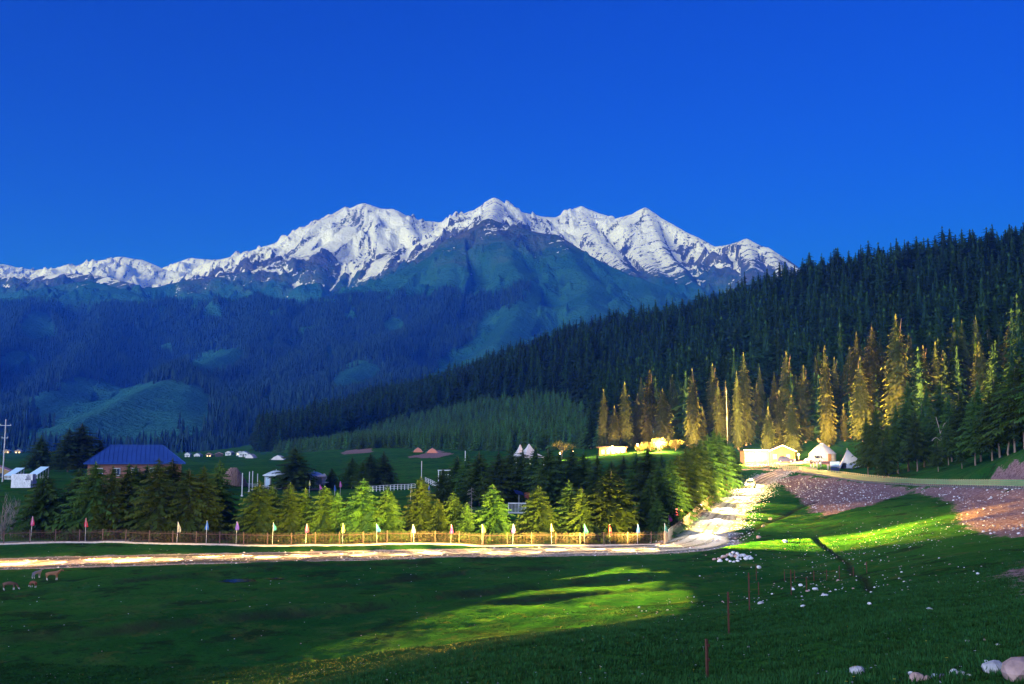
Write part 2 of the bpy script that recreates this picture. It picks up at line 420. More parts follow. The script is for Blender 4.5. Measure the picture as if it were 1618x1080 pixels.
plat = np.array([p[:2] for p in GL([(1180,738),(1240,735),(1300,733),(1350,742),(1330,728),(1250,726),(1185,727)])])
m = (fy > 180) & (fy < 400); pm = np.zeros(fx.shape); pm[m] = poly_soft(fx[m], fy[m], plat, 3.0)

def ground_mat():
    n = NT('meadow_ground'); v = n.obj()
    big, mid, fine, tiny = n.noise(0.035, 4, .6, v), n.noise(0.33, 5, .6, v), n.noise(2.6, 4, .65, v), n.noise(14, 3, .7, v)
    g = n.mix(n.ramp(big, .35, .65), (0.011, 0.066, 0.013), (0.028, 0.105, 0.016))
    g = n.mix(n.ramp(mid, .48, .72), g, (0.048, 0.105, 0.022))
    g = n.mix(n.math('MULTIPLY', n.ramp(fine, .52, .70), .75), g, (0.006, 0.026, 0.010))
    g = n.mix(n.math('MULTIPLY', n.ramp(tiny, .50, .72), .6), g, (0.036, 0.120, 0.034))
    pat = n.ramp(n.noise(.22, 6, .7, v), .53, .62); g = n.mix(n.math('MULTIPLY', pat, .7), g, (0.014, 0.024, 0.012)); pat2 = n.ramp(n.noise(.8, 5, .7, n.mapping(v, (1, .6, 1))), .56, .66); g = n.mix(n.math('MULTIPLY', pat2, .6), g, (0.075, 0.085, 0.022))
    bare = n.math('MULTIPLY', n.ramp(mid, .60, .70), n.ramp(fine, .50, .60))
    g = n.mix(n.math('MULTIPLY', bare, .55), g, (0.045, 0.034, 0.026))
    soil = n.mix(n.ramp(fine, .35, .65), (0.14, 0.078, 0.078), (0.30, 0.19, 0.185))
    soil = n.mix(n.ramp(n.noise(7, 3, .7, v), .62, .72), soil, (0.42, 0.34, 0.34))
    d = n.ramp(n.math('ADD', n.attr('dirt'), n.math('MULTIPLY', n.math('SUBTRACT', fine, .5), 1.1)), .38, .62)
    c = n.mix(d, g, soil)
    gv = n.mix(n.ramp(n.noise(5, 4, .7, v), .38, .62), (0.13, 0.115, 0.10), (0.40, 0.36, 0.33))
    gr = n.ramp(n.math('ADD', n.attr('gravel'), n.math('MULTIPLY', n.math('SUBTRACT', n.noise(1.1, 5, .7, v), .5), 1.7)), .35, .65)
    c = n.mix(gr, c, gv)
    c = n.mix(n.attr('path'), c, (0.24, 0.25, 0.26)); c = n.mix(n.math('MULTIPLY', n.attr('ditch_step'), .85), c, (0.022, 0.020, 0.016))
    n.base(c); n.b.inputs['Roughness'].default_value = .95; n.b.inputs['Specular IOR Level'].default_value = 0.0
    h = n.math('ADD', n.math('MULTIPLY', fine, .6), n.math('MULTIPLY', tiny, .4))
    n.bump(h, .9, .10); return n.mat
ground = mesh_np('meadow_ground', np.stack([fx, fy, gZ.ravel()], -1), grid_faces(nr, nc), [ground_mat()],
                 attrs={'dirt': np.maximum(dirt, pm*.9), 'gravel': grav, 'path': pathm, 'ditch_step': ditch_step})
tag(ground, kind='structure')

def road_mesh(name, S_, hw, mat):
    S2 = spline([tuple(p) for p in S_], 0.8); cols = 25; V = []; tr = []; st = []
    for i, p in enumerate(S2):
        t = (S2[min(i+1, len(S2)-1)]-S2[max(i-1, 0)]); nrm = Vector((t.y, -t.x, 0)).normalized()
        for k in range(cols):
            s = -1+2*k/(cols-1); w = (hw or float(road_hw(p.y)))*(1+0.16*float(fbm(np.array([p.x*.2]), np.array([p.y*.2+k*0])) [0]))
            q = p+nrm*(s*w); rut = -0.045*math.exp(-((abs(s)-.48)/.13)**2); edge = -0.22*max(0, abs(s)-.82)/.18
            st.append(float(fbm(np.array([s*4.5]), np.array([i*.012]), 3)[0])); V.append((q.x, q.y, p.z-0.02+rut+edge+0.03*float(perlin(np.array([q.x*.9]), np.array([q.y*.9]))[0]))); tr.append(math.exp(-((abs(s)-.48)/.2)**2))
    o = mesh_np(name, V, grid_faces(len(S2), cols), [mat], attrs={'track': tr, 'trail_stripe': st}); return tag(o, kind='structure')
def road_mat():
    n = NT('gravel_road'); v = n.obj(); f, t = n.noise(3.2, 5, .7, v), n.noise(18, 3, .7, v)
    c = n.mix(n.ramp(f, .35, .65), (0.17, 0.15, 0.135), (0.36, 0.33, 0.30))
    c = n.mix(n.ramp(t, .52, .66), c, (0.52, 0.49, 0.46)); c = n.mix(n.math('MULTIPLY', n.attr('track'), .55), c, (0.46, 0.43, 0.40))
    c = n.mix(n.ramp(n.math('ADD', n.attr('trail_stripe'), n.math('MULTIPLY', n.math('SUBTRACT', f, .5), .5)), -.02, -.16), c, (0.075, 0.062, 0.048))  # lengthwise bands in the road colour imitate streaks of headlight trails
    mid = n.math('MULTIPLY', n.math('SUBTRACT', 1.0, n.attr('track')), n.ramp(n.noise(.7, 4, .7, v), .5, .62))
    c = n.mix(n.math('MULTIPLY', mid, .7), c, (0.06, 0.09, 0.03))
    n.base(c); n.b.inputs['Roughness'].default_value = .9; n.bump(n.math('ADD', f, t), .7, .06); return n.mat
M_ROAD = road_mat()
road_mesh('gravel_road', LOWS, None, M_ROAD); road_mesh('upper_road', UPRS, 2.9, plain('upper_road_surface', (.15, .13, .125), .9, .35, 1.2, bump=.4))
# ------------------------------------------------------------------ the mountains
RIDGES = [  # (slope of the flanks, ridge line as photograph pixels with a distance)
 (.62, [(330,414,8200),(400,396,8000),(440,382,7800),(490,360,7600),(545,334,7400),(575,329,7300),(620,337,7300),(660,347,7400),(700,352,7500),(740,335,7300),(783,318,7000),(810,331,7100),(850,339,7200),(880,343,7300),(930,345,7300),(985,348,7200),(1020,334,7000),(1055,350,6900),(1090,370,6800),(1130,388,6700),(1180,381,6500),(1215,400,6400),(1260,430,6300),(1330,480,6300)]),
 (.55, [(850,356,9200),(900,334,8900),(920,325,8800),(955,338,8800),(1000,356,9000)]),
 (.5, [(1230,470,8000),(1280,428,7900),(1300,440,7900),(1400,470,8000)]),
 (.40, [(-200,430,10500),(0,417,10500),(60,426,10500),(120,421,10300),(165,411,10000),(195,405,9800),(225,409,9800),(270,430,9800)]),
 (.45, [(250,424,11500),(300,407,11500),(345,411,11500),(400,425,11500)]),
 (.42, [(-250,430,6800),(0,433,6600),(60,438,6500),(95,432,6400),(150,434,6300),(190,442,6200),(240,458,6000),(320,470,5600)]),
 (.40, [(-250,470,5600),(0,466,5600),(70,455,5500),(140,442,5600),(180,452,5300),(240,472,5100)]),
 # spurs of the left snow peak
 (.60, [(575,329,7300),(555,372,6900),(490,418,6400),(420,428,6150),(340,438,5950),(280,446,5800),(228,458,5700)]),
 (.70, [(575,329,7300),(600,380,6800),(615,420,6300),(560,455,5800)]),
 (.72, [(620,337,7300),(660,380,6800),(690,405,6300),(650,440,5700)]),
 (.72, [(545,334,7400),(500,385,7000),(470,420,6500)]),
 # front mountain and its spurs
 (.66, [(783,318,7000),(778,338,6000),(772,357,5100)]),
 (.62, [(640,462,4700),(680,420,4850),(715,392,4950),(745,370,5050),(772,357,5100),(800,360,5100),(835,364,5050),(880,377,5000),(940,414,4850),(1010,447,4650),(1100,478,4400),(1220,510,4200)]),
 (.60, [(772,357,5100),(800,398,4650),(824,445,4200),(815,500,3700),(775,560,3200),(705,602,2800),(610,645,2350)]),
 (.62, [(715,392,4950),(715,440,4450),(700,480,4050),(665,520,3600),(600,560,3100)]),
 (.55, [(880,377,5000),(930,440,4350),(930,500,3800),(900,540,3400)]),
 (.55, [(1010,447,4650),(1040,480,4200),(1030,520,3700)]),
 # right snow spurs
 (.70, [(920,344,7300),(950,385,6500),(1000,430,5700)]),
 (.70, [(1020,334,7000),(1050,395,6300),(1090,440,5700),(1130,480,5200)]),
 (.72, [(985,348,7200),(1010,400,6400),(1060,455,5600)]),
 (.75, [(1180,381,6500),(1190,425,5900),(1210,470,5400)]),
 (.75, [(1215,400,6400),(1250,445,5700),(1290,490,5200)]),
 # forested hills
 (.52, [(640,462,4700),(590,474,4500),(520,484,4350),(450,486,4300),(400,476,4450),(300,472,4600),(180,480,4600),(60,474,4600),(-250,466,4700)]),
 (.50, [(180,480,4600),(150,540,3600),(95,600,2900),(50,650,2350),(-20,690,1900)]),
 (.50, [(60,474,4600),(20,520,3700),(-60,580,2900),(-200,650,2200)]),
 (.48, [(400,476,4450),(415,535,3600),(360,556,3150),(305,588,2750),(268,608,2400),(225,622,2150),(150,660,1800),(40,700,1480)]),
 (.55, [(305,588,2750),(300,635,2250),(285,670,1950),(300,706,1650)]),
 (.52, [(520,484,4350),(520,545,3450),(455,600,2750),(400,650,2200),(350,700,1750)]),
 (.52, [(590,474,4500),(610,540,3600),(560,590,2800),(500,635,2300),(440,690,1850)]),
 (.50, [(705,602,2800),(640,612,2500),(560,640,2150)]),
]
RD = [(s, [P(*p) for p in l]) for s, l in RIDGES]
def mountain_z(X, Y, full=True):
    wx = X + 90*fbm(X/520, Y/520, 3); wy = Y + 90*fbm(X/520+50, Y/520, 3)
    k = 0.024; acc = np.zeros(X.shape); dmin = np.full(X.shape, 1e9); top = np.full(X.shape, -1e9); ss = np.zeros(X.shape); dd = np.zeros(X.shape)
    for s, l in RD:
        d, par = poly_dist(wx, wy, l); d0, par0 = poly_dist(X, Y, l)
        d = np.where(d0 < 250, d0+(d-d0)*np.clip(d0/250, 0, 1), d)
        zr = np.interp(par0, np.arange(len(l)), [p[2] for p in l])
        h = zr - s*(np.sqrt(d*d+20**2)-20)*(1+0.12*np.exp(-d/300)) + 0.00008*np.clip(d, 0, 1200)**2*s
        dmin = np.minimum(dmin, np.where(zr-h < 40, d0, 1e9)) if full else dmin
        if full:
            ln = np.concatenate([[0], np.cumsum([math.dist(l[i][:2], l[i+1][:2]) for i in range(len(l)-1)])])
            m = h > top; top = np.where(m, h, top); ss = np.where(m, np.interp(par, np.arange(len(l)), ln)+1777*len(l), ss); dd = np.where(m, d, dd)
        acc += np.exp(np.clip((h-700)*k, -60, 60))
    z = np.log(acc+1e-26)/k+700
    z = np.maximum(z, 6)
    if full:
        a = sstep(60, 900, z); near = 0.10+0.90*sstep(0, 420, dmin)
        g = ridged(X/430, Y/430, 6)
        z = z + (g-0.60)*(52+112*a)*near*sstep(20, 200, z) + 20*a*near*fbm(X/110, Y/110, 4) + 3*a*fbm(X/40, Y/40, 3)
        gul = ridged(ss/150+.3*fbm(X/200, Y/200, 2), dd/1100, 4)            # gullies down the fall line
        z = z + (gul-.55)*(34+45*a)*sstep(20, 300, dd)
        z = z + (ridged(X/170+9, Y/170, 5)-.6)*34*a*near + (ridged(X/75+3, Y/75, 4)-.6)*13*a*near
        return z, gul, fbm(ss/34+.4*fbm(X/90, Y/90, 2), dd/420, 4)
    return z, None, None
mnr, mnc = 680, 900
mrow = np.exp(np.linspace(math.log(1380), math.log(12500), mnr)); mcu = np.linspace(-0.72, 0.62, mnc)
mY = np.repeat(mrow[:, None], mnc, 1); mX = mcu[None, :]*mY
mZ, GUL, STRK = mountain_z(mX, mY)
mZ = 5 + (mZ-5)*sstep(1380, 1700, mY)
mfx, mfy, mfz = mX.ravel(), mY.ravel(), mZ.ravel()
gyv, gxv = np.gradient(mZ); dyv = np.gradient(mY, axis=0); dxv = np.gradient(mX, axis=1)
sy = gyv/dyv; sx = gxv/dxv; slope = np.sqrt(sx*sx+sy*sy)
def blur(a, n):
    for _ in range(n):
        a = (a+np.roll(a, 1, 0)+np.roll(a, -1, 0)+np.roll(a, 1, 1)+np.roll(a, -1, 1))/5
    return a
conc = (blur(mZ, 14)-mZ)                      # >0 in gullies
sn = (mZ-1075)/130 - 1.0*(1-sstep(5300, 5900, mY)) - 0.9*sstep(9000, 9600, mY) + 1.1*fbm(mX/260, mY/260, 4) + np.clip(conc/16, -1.2, 1.6) - np.clip(sx*-0.0, 0, 1) - 1.5*np.clip(slope-.72, -.4, 1.2) - 0.9*np.clip(-sx-.25, -.3, .8)
sn = sn - 1.9*np.clip(GUL-.52, -.35, .4)*sstep(0, .5, (1650-mZ)/600) + 0.5*sstep(8500, 9500, mY)
snow = (np.clip(sn*.48+.30, -.6, .80)).ravel()
TREE_TOP = 690
CLEAR = [  # open ground among the far woods: pixel centre with its half-size, and distance
 (195,645,150,50,0,2000),(60,520,28,30,.2,3500),(340,572,48,20,-.3,2950),(560,600,44,22,-.3,2700),(622,517,16,15,.5,3600),(160,690,150,18,0,1700),(30,570,30,16,0,2900),
 (740,580,70,36,-.5,3000),(820,530,70,50,0,3500),(900,480,90,60,0,4200),(1010,500,80,45,0,4100),(430,545,5,10,0,3500),(310,660,24,40,0,2000),(420,635,8,16,.5,2450),(195,472,16,4,0,4500),(520,560,6,14,0,3200)]
woodn = fbm(mX/330, mY/330, 4)
wood = sstep(-.05, .25, (TREE_TOP + 150*woodn - mZ)/120)*sstep(1450, 1600, mY)*(1-sstep(4700, 5000, mY))
# project every vertex to the photograph's directions to find the clearings (angles from the valley, not screen paint: each has a distance too)
ang_x = CX + FPX*mX/(mY*math.cos(PITCH)+(mZ-CZ)*math.sin(PITCH)); ang_y = CY - FPX*((mZ-CZ)*math.cos(PITCH)-mY*math.sin(PITCH))/(mY*math.cos(PITCH)+(mZ-CZ)*math.sin(PITCH))
for cx, cy, rx, ry, rt, Y0 in CLEAR:
    c_, s_ = math.cos(rt), math.sin(rt); u = ang_x-cx; v = ang_y-cy
    e = np.sqrt(((u*c_+v*s_)/rx)**2+((-u*s_+v*c_)/ry)**2) + .35*woodn
    wood = np.where(np.abs(np.log(mY/Y0)) < .45, wood*sstep(.85, 1.15, e), wood)
wood = wood*sstep(-.42, -.22, fbm(mX/150, mY/150, 3)+.5*(GUL-.5))
wood = np.where((ang_x > 845) & (mY > 2500), wood*0.12, wood)
def mountain_mat():
    n = NT('mountain'); v = n.obj()
    geo = n.new('ShaderNodeNewGeometry'); sep = n.new('ShaderNodeSeparateXYZ'); n.l.new(geo.outputs['Position'], sep.inputs[0])
    big, mid, fine = n.noise(.004, 5, .6, v), n.noise(.016, 6, .65, v), n.noise(.06, 4, .7, v)
    rock = n.mix(n.ramp(mid, .35, .65), (0.040, 0.048, 0.058), (0.10, 0.105, 0.12))
    grass = n.mix(n.ramp(big, .4, .6), (0.010, 0.075, 0.055), (0.022, 0.11, 0.075))
    grass = n.mix(n.ramp(fine, .55, .75), grass, (0.018, 0.06, 0.04))
    alt = n.math('ADD', sep.outputs[2], n.math('MULTIPLY', n.math('SUBTRACT', big, .5), 700))
    c = n.mix(n.ramp(alt, 900, 1230), grass, rock)
    c = n.mix(n.attr('wood'), c, (0.006, 0.020, 0.014))
    s = n.math('ADD', n.attr('snow'), n.math('MULTIPLY', n.math('SUBTRACT', fine, .5), 2.2))
    s = n.math('ADD', s, n.math('MULTIPLY', n.math('SUBTRACT', n.noise(.03, 5, .7, n.mapping(v, (1, .35, .35))), .5), 1.1))
    s = n.math('ADD', s, n.math('MULTIPLY', n.attr('streak'), 1.25))
    c = n.mix(n.ramp(s, .46, .55), c, (0.86, 0.87, 0.90))
    n.base(c); n.b.inputs['Roughness'].default_value = .9; n.b.inputs['Specular IOR Level'].default_value = .1
    n.bump(n.math('ADD', mid, fine), .8, 30.0); return n.mat
mount = mesh_np('mountain_range', np.stack([mfx, mfy, mfz], -1), grid_faces(mnr, mnc), [mountain_mat()], attrs={'snow': snow, 'streak': STRK.ravel(), 'wood': wood.ravel()})
tag(mount, kind='structure')
# ------------------------------------------------------------------ spruces
def needle_mat(name, dark, light, tipc):
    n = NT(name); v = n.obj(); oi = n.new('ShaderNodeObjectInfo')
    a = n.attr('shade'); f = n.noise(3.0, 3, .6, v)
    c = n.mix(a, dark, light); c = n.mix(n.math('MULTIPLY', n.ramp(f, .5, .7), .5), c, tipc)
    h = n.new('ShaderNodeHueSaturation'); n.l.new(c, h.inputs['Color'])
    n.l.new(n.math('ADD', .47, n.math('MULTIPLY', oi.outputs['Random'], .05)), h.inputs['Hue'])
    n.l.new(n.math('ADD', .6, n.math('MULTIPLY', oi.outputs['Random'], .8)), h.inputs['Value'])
    n.base(h.outputs[0]); n.b.inputs['Roughness'].default_value = .75; n.b.inputs['Specular IOR Level'].default_value = .03
    return n.mat
M_NEEDLE = needle_mat('spruce_needles', (0.012, 0.032, 0.010), (0.052, 0.096, 0.020), (0.078, 0.115, 0.024))
M_NEEDLE_OLD = needle_mat('old_spruce_needles', (0.020, 0.030, 0.010), (0.060, 0.070, 0.020), (0.085, 0.075, 0.026))
M_NEEDLE_FAR = needle_mat('forest_needles', (0.006, 0.018, 0.008), (0.026, 0.058, 0.016), (0.038, 0.070, 0.018))
M_NEEDLE_MTN = needle_mat('mountain_needles', (0.005, 0.018, 0.014), (0.016, 0.042, 0.030), (0.02, 0.05, 0.034))
M_NEEDLE_YOUNG = needle_mat('young_spruce_needles', (0.020, 0.055, 0.018), (0.058, 0.12, 0.036), (0.075, 0.14, 0.042))
M_BARK = plain('spruce_bark', (0.30, 0.22, 0.17), .9, .45, 6.0, bump=.4)
M_DEAD = plain('dead_wood', (0.24, 0.20, 0.19), .85, .35, 5.0)
def spruce_crown(seed, wr, hb, whorls, per, segs, droop, power=.66, bare_top=0.0, gap=.12, twig=.34, column=0.0):
    """needle-clad crown, height 1, crown radius wr, from hb up; returns V, F, shade"""
    r = np.random.RandomState(seed); V = []; F = []; S = []
    for w in range(whorls):
        t = (w+r.rand()*.6)/whorls; h = hb+(1-hb)*t*.985
        prof = min(1.0, (1-t)**power*1.12)*(.55+.45*min(1, t/.10)) if column == 0 else (1-t**3.2)**.9*(.62+.38*min(1, t/.12))*(1-.12*t)
        prof = max(prof, .05)
        if bare_top and t > 1-bare_top: prof *= .45
        nb = max(3, int(per*(.5+.5*prof)+.5)); a0 = r.rand()*6.28
        lump = 1+.22*math.sin(w*1.7+seed)
        for b in range(nb):
            if r.rand() < gap: continue
            az = a0+6.283*b/nb+r.randn()*.22; L = wr*prof*lump*(.70+.5*r.rand()); hh = h+r.randn()*.35/whorls
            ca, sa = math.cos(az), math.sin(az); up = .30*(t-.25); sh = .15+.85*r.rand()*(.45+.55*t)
            pts = []
            for k in range(segs+1):
                q = k/segs; rr = L*q; zz = hh+L*(up*q-droop*q*q+.18*q**4)
                pts.append((rr*ca, rr*sa, zz))
            for k in range(segs):
                q = (k+.6)/segs; p0 = pts[k]; p1 = pts[k+1]; tl = L*twig*(1-.55*q)*(.75+.5*r.rand()); wd = .42*tl
                for sgn in (-1, 1):
                    px_, py_ = -sa*sgn, ca*sgn; fo = .55+.3*r.rand(); dn = (.35+.55*r.rand())*tl
                    base = len(V)
                    V.append((p0[0]-ca*wd*.2, p0[1]-sa*wd*.2, p0[2]+.12*wd)); V.append((p1[0]+ca*wd*.35, p1[1]+sa*wd*.35, p1[2]+.05*wd))
                    V.append((p1[0]+px_*tl+ca*tl*fo*.7, p1[1]+py_*tl+sa*tl*fo*.7, p1[2]-dn))
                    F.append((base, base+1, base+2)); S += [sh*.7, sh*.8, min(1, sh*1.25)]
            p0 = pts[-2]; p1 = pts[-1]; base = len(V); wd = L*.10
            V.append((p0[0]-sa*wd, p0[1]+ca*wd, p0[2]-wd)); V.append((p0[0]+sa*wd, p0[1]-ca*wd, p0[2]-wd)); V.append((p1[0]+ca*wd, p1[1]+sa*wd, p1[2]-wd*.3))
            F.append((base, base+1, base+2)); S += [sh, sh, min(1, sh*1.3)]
    base = len(V); V += [(.012, 0, .95), (-.006, .01, .95), (-.006, -.01, .95), (0, 0, 1.0)]; F += [(base, base+1, base+3), (base+1, base+2, base+3), (base+2, base, base+3)]; S += [.7]*4
    return np.array(V), np.array(F), np.array(S)
def trunk_data(rb, h=.95, n=6, seed=0, lean=.01):
    r = random.Random(seed); m = MB(); z = [-.03, .03, .2*h, .5*h, h]
    m.tube([(r.uniform(-lean, lean)*k, r.uniform(-lean, lean)*k, zz) for k, zz in enumerate(z)], [rb*1.25, rb, rb*.85, rb*.55, rb*.1], n); return m
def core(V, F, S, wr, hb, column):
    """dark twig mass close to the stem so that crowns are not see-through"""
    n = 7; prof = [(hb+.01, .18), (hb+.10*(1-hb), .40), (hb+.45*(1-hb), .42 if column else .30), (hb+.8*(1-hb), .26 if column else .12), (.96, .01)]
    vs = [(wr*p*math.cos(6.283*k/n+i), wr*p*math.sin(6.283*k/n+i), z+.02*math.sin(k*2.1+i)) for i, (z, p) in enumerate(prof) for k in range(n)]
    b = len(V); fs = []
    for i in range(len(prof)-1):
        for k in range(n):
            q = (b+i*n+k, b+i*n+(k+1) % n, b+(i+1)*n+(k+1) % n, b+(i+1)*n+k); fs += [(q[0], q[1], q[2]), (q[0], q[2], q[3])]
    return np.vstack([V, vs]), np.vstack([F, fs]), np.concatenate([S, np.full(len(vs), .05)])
class Kind:
    def __init__(self, name, n, mat, wr, hb, whorls, per, segs, droop, trunk_r, merged=False, column=0, **kw):
        self.crowns = []; self.trunks = []; self.whole = []
        for k in range(n):
            V, F, S = spruce_crown(hash((len(name), k*7+3)) % 9999, wr*(1+.16*math.sin(k*2.3)), hb, whorls, per, segs, droop, column=column, **kw)
            V, F, S = core(V, F, S, wr, hb, column)
            t = trunk_data(trunk_r, .30 if merged else .95, seed=k)
            if merged:
                tv = np.array(t.v); tri = [(f[0], f[i], f[i+1]) for f in t.f for i in range(1, len(f)-1)]
                mi = np.r_[np.zeros(len(F)), np.ones(len(tri))]
                self.whole.append(mesh_np(name, np.vstack([V, tv]), np.vstack([F, np.array(tri)+len(V)]), [mat, M_BARK], attrs={'shade': np.r_[S, np.full(len(tv), .5)]}, midx=mi, link=False, smooth=False))
            else:
                self.crowns.append(mesh_np(name+'_crown', V, F, [mat], attrs={'shade': S}, link=False, smooth=False))
                self.trunks.append(t.data(name+'_trunk', M_BARK, True))
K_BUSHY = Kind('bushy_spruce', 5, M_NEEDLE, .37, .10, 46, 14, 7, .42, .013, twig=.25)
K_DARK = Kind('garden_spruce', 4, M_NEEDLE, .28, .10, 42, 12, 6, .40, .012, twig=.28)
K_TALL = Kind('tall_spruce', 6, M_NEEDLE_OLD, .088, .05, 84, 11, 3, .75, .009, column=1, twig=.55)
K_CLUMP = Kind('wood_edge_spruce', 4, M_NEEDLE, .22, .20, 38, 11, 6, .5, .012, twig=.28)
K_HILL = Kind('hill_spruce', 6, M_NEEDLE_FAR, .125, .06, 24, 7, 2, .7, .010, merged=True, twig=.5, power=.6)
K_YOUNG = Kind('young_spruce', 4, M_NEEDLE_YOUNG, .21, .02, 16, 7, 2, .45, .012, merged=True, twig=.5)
def far_tree(k):
    r = random.Random(k); V = []; F = []; n = 6
    for z0, z1, rr in ((.05, .48, .16), (.32, .74, .125), (.6, 1.0, .08)):
        b = len(V); V.append((0, 0, z1))
        for i in range(n):
            a = 6.283*i/n+r.random(); q = rr*(1 if i % 2 else .55)*r.uniform(.8, 1.2); V.append((q*math.cos(a), q*math.sin(a), z0+r.uniform(-.03, .06)))
        F += [(b, b+1+i, b+1+(i+1) % n) for i in range(n)]
    return mesh_np('far_spruce', V, F, [M_NEEDLE_MTN], attrs={'shade': np.array([r.uniform(.1, .7) for _ in V])}, link=False, smooth=False)
FAR = [far_tree(k) for k in range(4)]

_cnt = {}
def tree(kind, loc, H, label, group=None, name='spruce_tree', wide=1.0, rz=None, var=None):
    i = _cnt[id(kind)] = _cnt.get(id(kind), -1)+1
    k = (i*3+i//5) % max(len(kind.crowns), len(kind.whole)) if var is None else var
    rz = R.uniform(0, 6.28) if rz is None else rz
    if kind.whole:
        o = link_mesh(name, kind.whole[k], None, loc, rz, (H*wide, H*wide, H)); return tag(o, label, 'tree', group)
    e = empty(name, loc, rz, label, 'tree', group)
    link_mesh('trunk', kind.trunks[k % len(kind.trunks)], e, scale=(H*min(wide, 1.2), H*min(wide, 1.2), H)); link_mesh('crown', kind.crowns[k], e, scale=(H*wide, H*wide, H))
    return e
def by_top(px, top, Y):
    """ground point in a pixel column at a distance, and the height that reaches the pixel row `top`"""
    loc = at_depth(px, Y); return loc, P(px, top, Y)[2]-loc[2]
ORD = ['first','second','third','fourth','fifth','sixth','seventh','eighth','ninth','tenth','eleventh','twelfth','thirteenth','fourteenth','fifteenth','sixteenth','seventeenth','eighteenth','nineteenth','twentieth']
def ordinal(i):
    if i < 20: return ORD[i]
    return {20:'twenty',30:'thirty',40:'forty',50:'fifty'}[(i+1)//10*10]+'-'+ORD[(i+1) % 10-1] if (i+1) % 10 else {30:'thirtieth',40:'fortieth',50:'fiftieth'}[i+1]
# row behind the picket fence, from the corner of the fence westwards
ROW = [(1038,786,124,.9),(965,738,124,1.15),(940,780,126,.95),(918,768,123,.85),(899,757,125,.95),(850,765,124,1.0),(778,762,124,.95),(738,792,123,.9),(716,776,125,1.0),(692,786,124,.9),(665,751,125,1.05),(612,766,124,.95),(588,782,127,.9),(574,754,124,1.0),(548,786,125,.7),(534,776,124,.8),(514,765,124,.95),(483,769,125,.85),(459,760,124,.95),(431,764,126,.9),(410,757,124,1.05)]
WEST = [(346,724,133,.9),(322,734,126,.9),(298,738,124,1.0),(272,722,127,1.0),(250,722,124,1.0),(232,732,129,.9),(214,732,128,.9),(203,730,126,.9),(178,733,124,.85),(150,727,124,1.0),(112,770,129,1.1),(98,812,123,1.1),(72,744,126,1.1),(126,735,140,.8)]
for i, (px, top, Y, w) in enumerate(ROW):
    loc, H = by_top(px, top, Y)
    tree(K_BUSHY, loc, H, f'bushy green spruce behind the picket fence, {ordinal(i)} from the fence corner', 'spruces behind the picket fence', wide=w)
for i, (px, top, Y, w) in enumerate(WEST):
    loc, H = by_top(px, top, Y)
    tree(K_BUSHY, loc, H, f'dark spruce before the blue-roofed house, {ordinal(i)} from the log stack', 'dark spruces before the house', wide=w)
# along the ramp fence
RAMPT = [(1052,745,127,1.0),(1066,728,132,1.0),(1082,722,141,.95),(1092,714,150,.9),(1104,704,160,.9),(1116,697,170,.9),(1126,690,180,.9),(1136,684,190,.9),(1145,676,198,.95),(1153,680,208,.9),(1161,687,216,.9),(1168,696,225,.9),(1174,706,232,.8)]
for i, (px, top, Y, w) in enumerate(RAMPT):
    px -= 2.0/Y*FPX; loc, H = by_top(px, top, Y); tree(K_BUSHY, loc, H, f'dense spruce lining the ramp fence, {ordinal(i)} uphill from the fence corner', 'spruces along the ramp fence', wide=w*.78)
# second row inside the garden
SEC = [(700,738),(722,718),(738,714),(757,711),(788,710),(808,703),(826,708),(846,702),(868,704),(884,713),(904,705),(922,712),(944,716),(966,727),(986,719),(1006,712),(1024,704),(1046,716)]
for i, (px, top) in enumerate(SEC):
    loc, H = by_top(px, top, 188+6*((i*7) % 4)); tree(K_DARK, loc, H, f'dark spruce across the lawn, {ordinal(i)} in row from the blue swing frame', 'dark spruces across the lawn', wide=1.25)
for i, (px, top, Y, w, lb) in enumerate([(465,704,236,1.5,'lone dark spruce standing between the two white pavilions'),(556,720,246,1.5,'dark spruce at the end of the clump by the white rail'),(573,726,238,1.2,'low spruce in front of the dark clump by the white rail'),(585,715,250,1.6,'broad dark spruce in the clump behind the white rail'),(606,712,252,1.6,'dark spruce of the clump nearest the blue swing frame'),(524,738,245,1.2,'small dark spruce beside the white garden vase'),
      (62,686,300,1.5,'solitary dark spruce behind the white slatted shelters'),(106,674,300,1.4,'left trunk of the big dark spruce pair beside the house'),(126,667,303,1.7,'tallest dark spruce beside the blue-roofed house'),(156,694,305,1.4,'small dark spruce peeping over the hipped blue roof')]):
    loc, H = by_top(px, top, Y); tree(K_DARK, loc, H, lb, wide=w)
# wood edge right of the tents
CL = [(1372,655,228),(1388,640,222),(1404,668,205),(1420,636,222),(1436,628,226),(1450,645,212),(1462,632,222),(1478,640,215),(1483,694,190),(1505,622,205),(1500,662,196),(1524,612,200),(1521,694,180),(1543,625,176),(1552,600,178),(1570,612,168),(1582,588,165),(1596,600,158),(1606,572,156),(1622,560,152),(1640,548,150),(1398,690,196),(1470,606,240),(1492,600,245),(1440,600,250)]
for i, (px, top, Y) in enumerate(CL):
    loc, H = by_top(px, top, Y); tree(K_CLUMP, loc, H, f'dark spruce above the green fence, {ordinal(i)} from the grey tent', 'dark spruces above the green fence', wide=1.0)
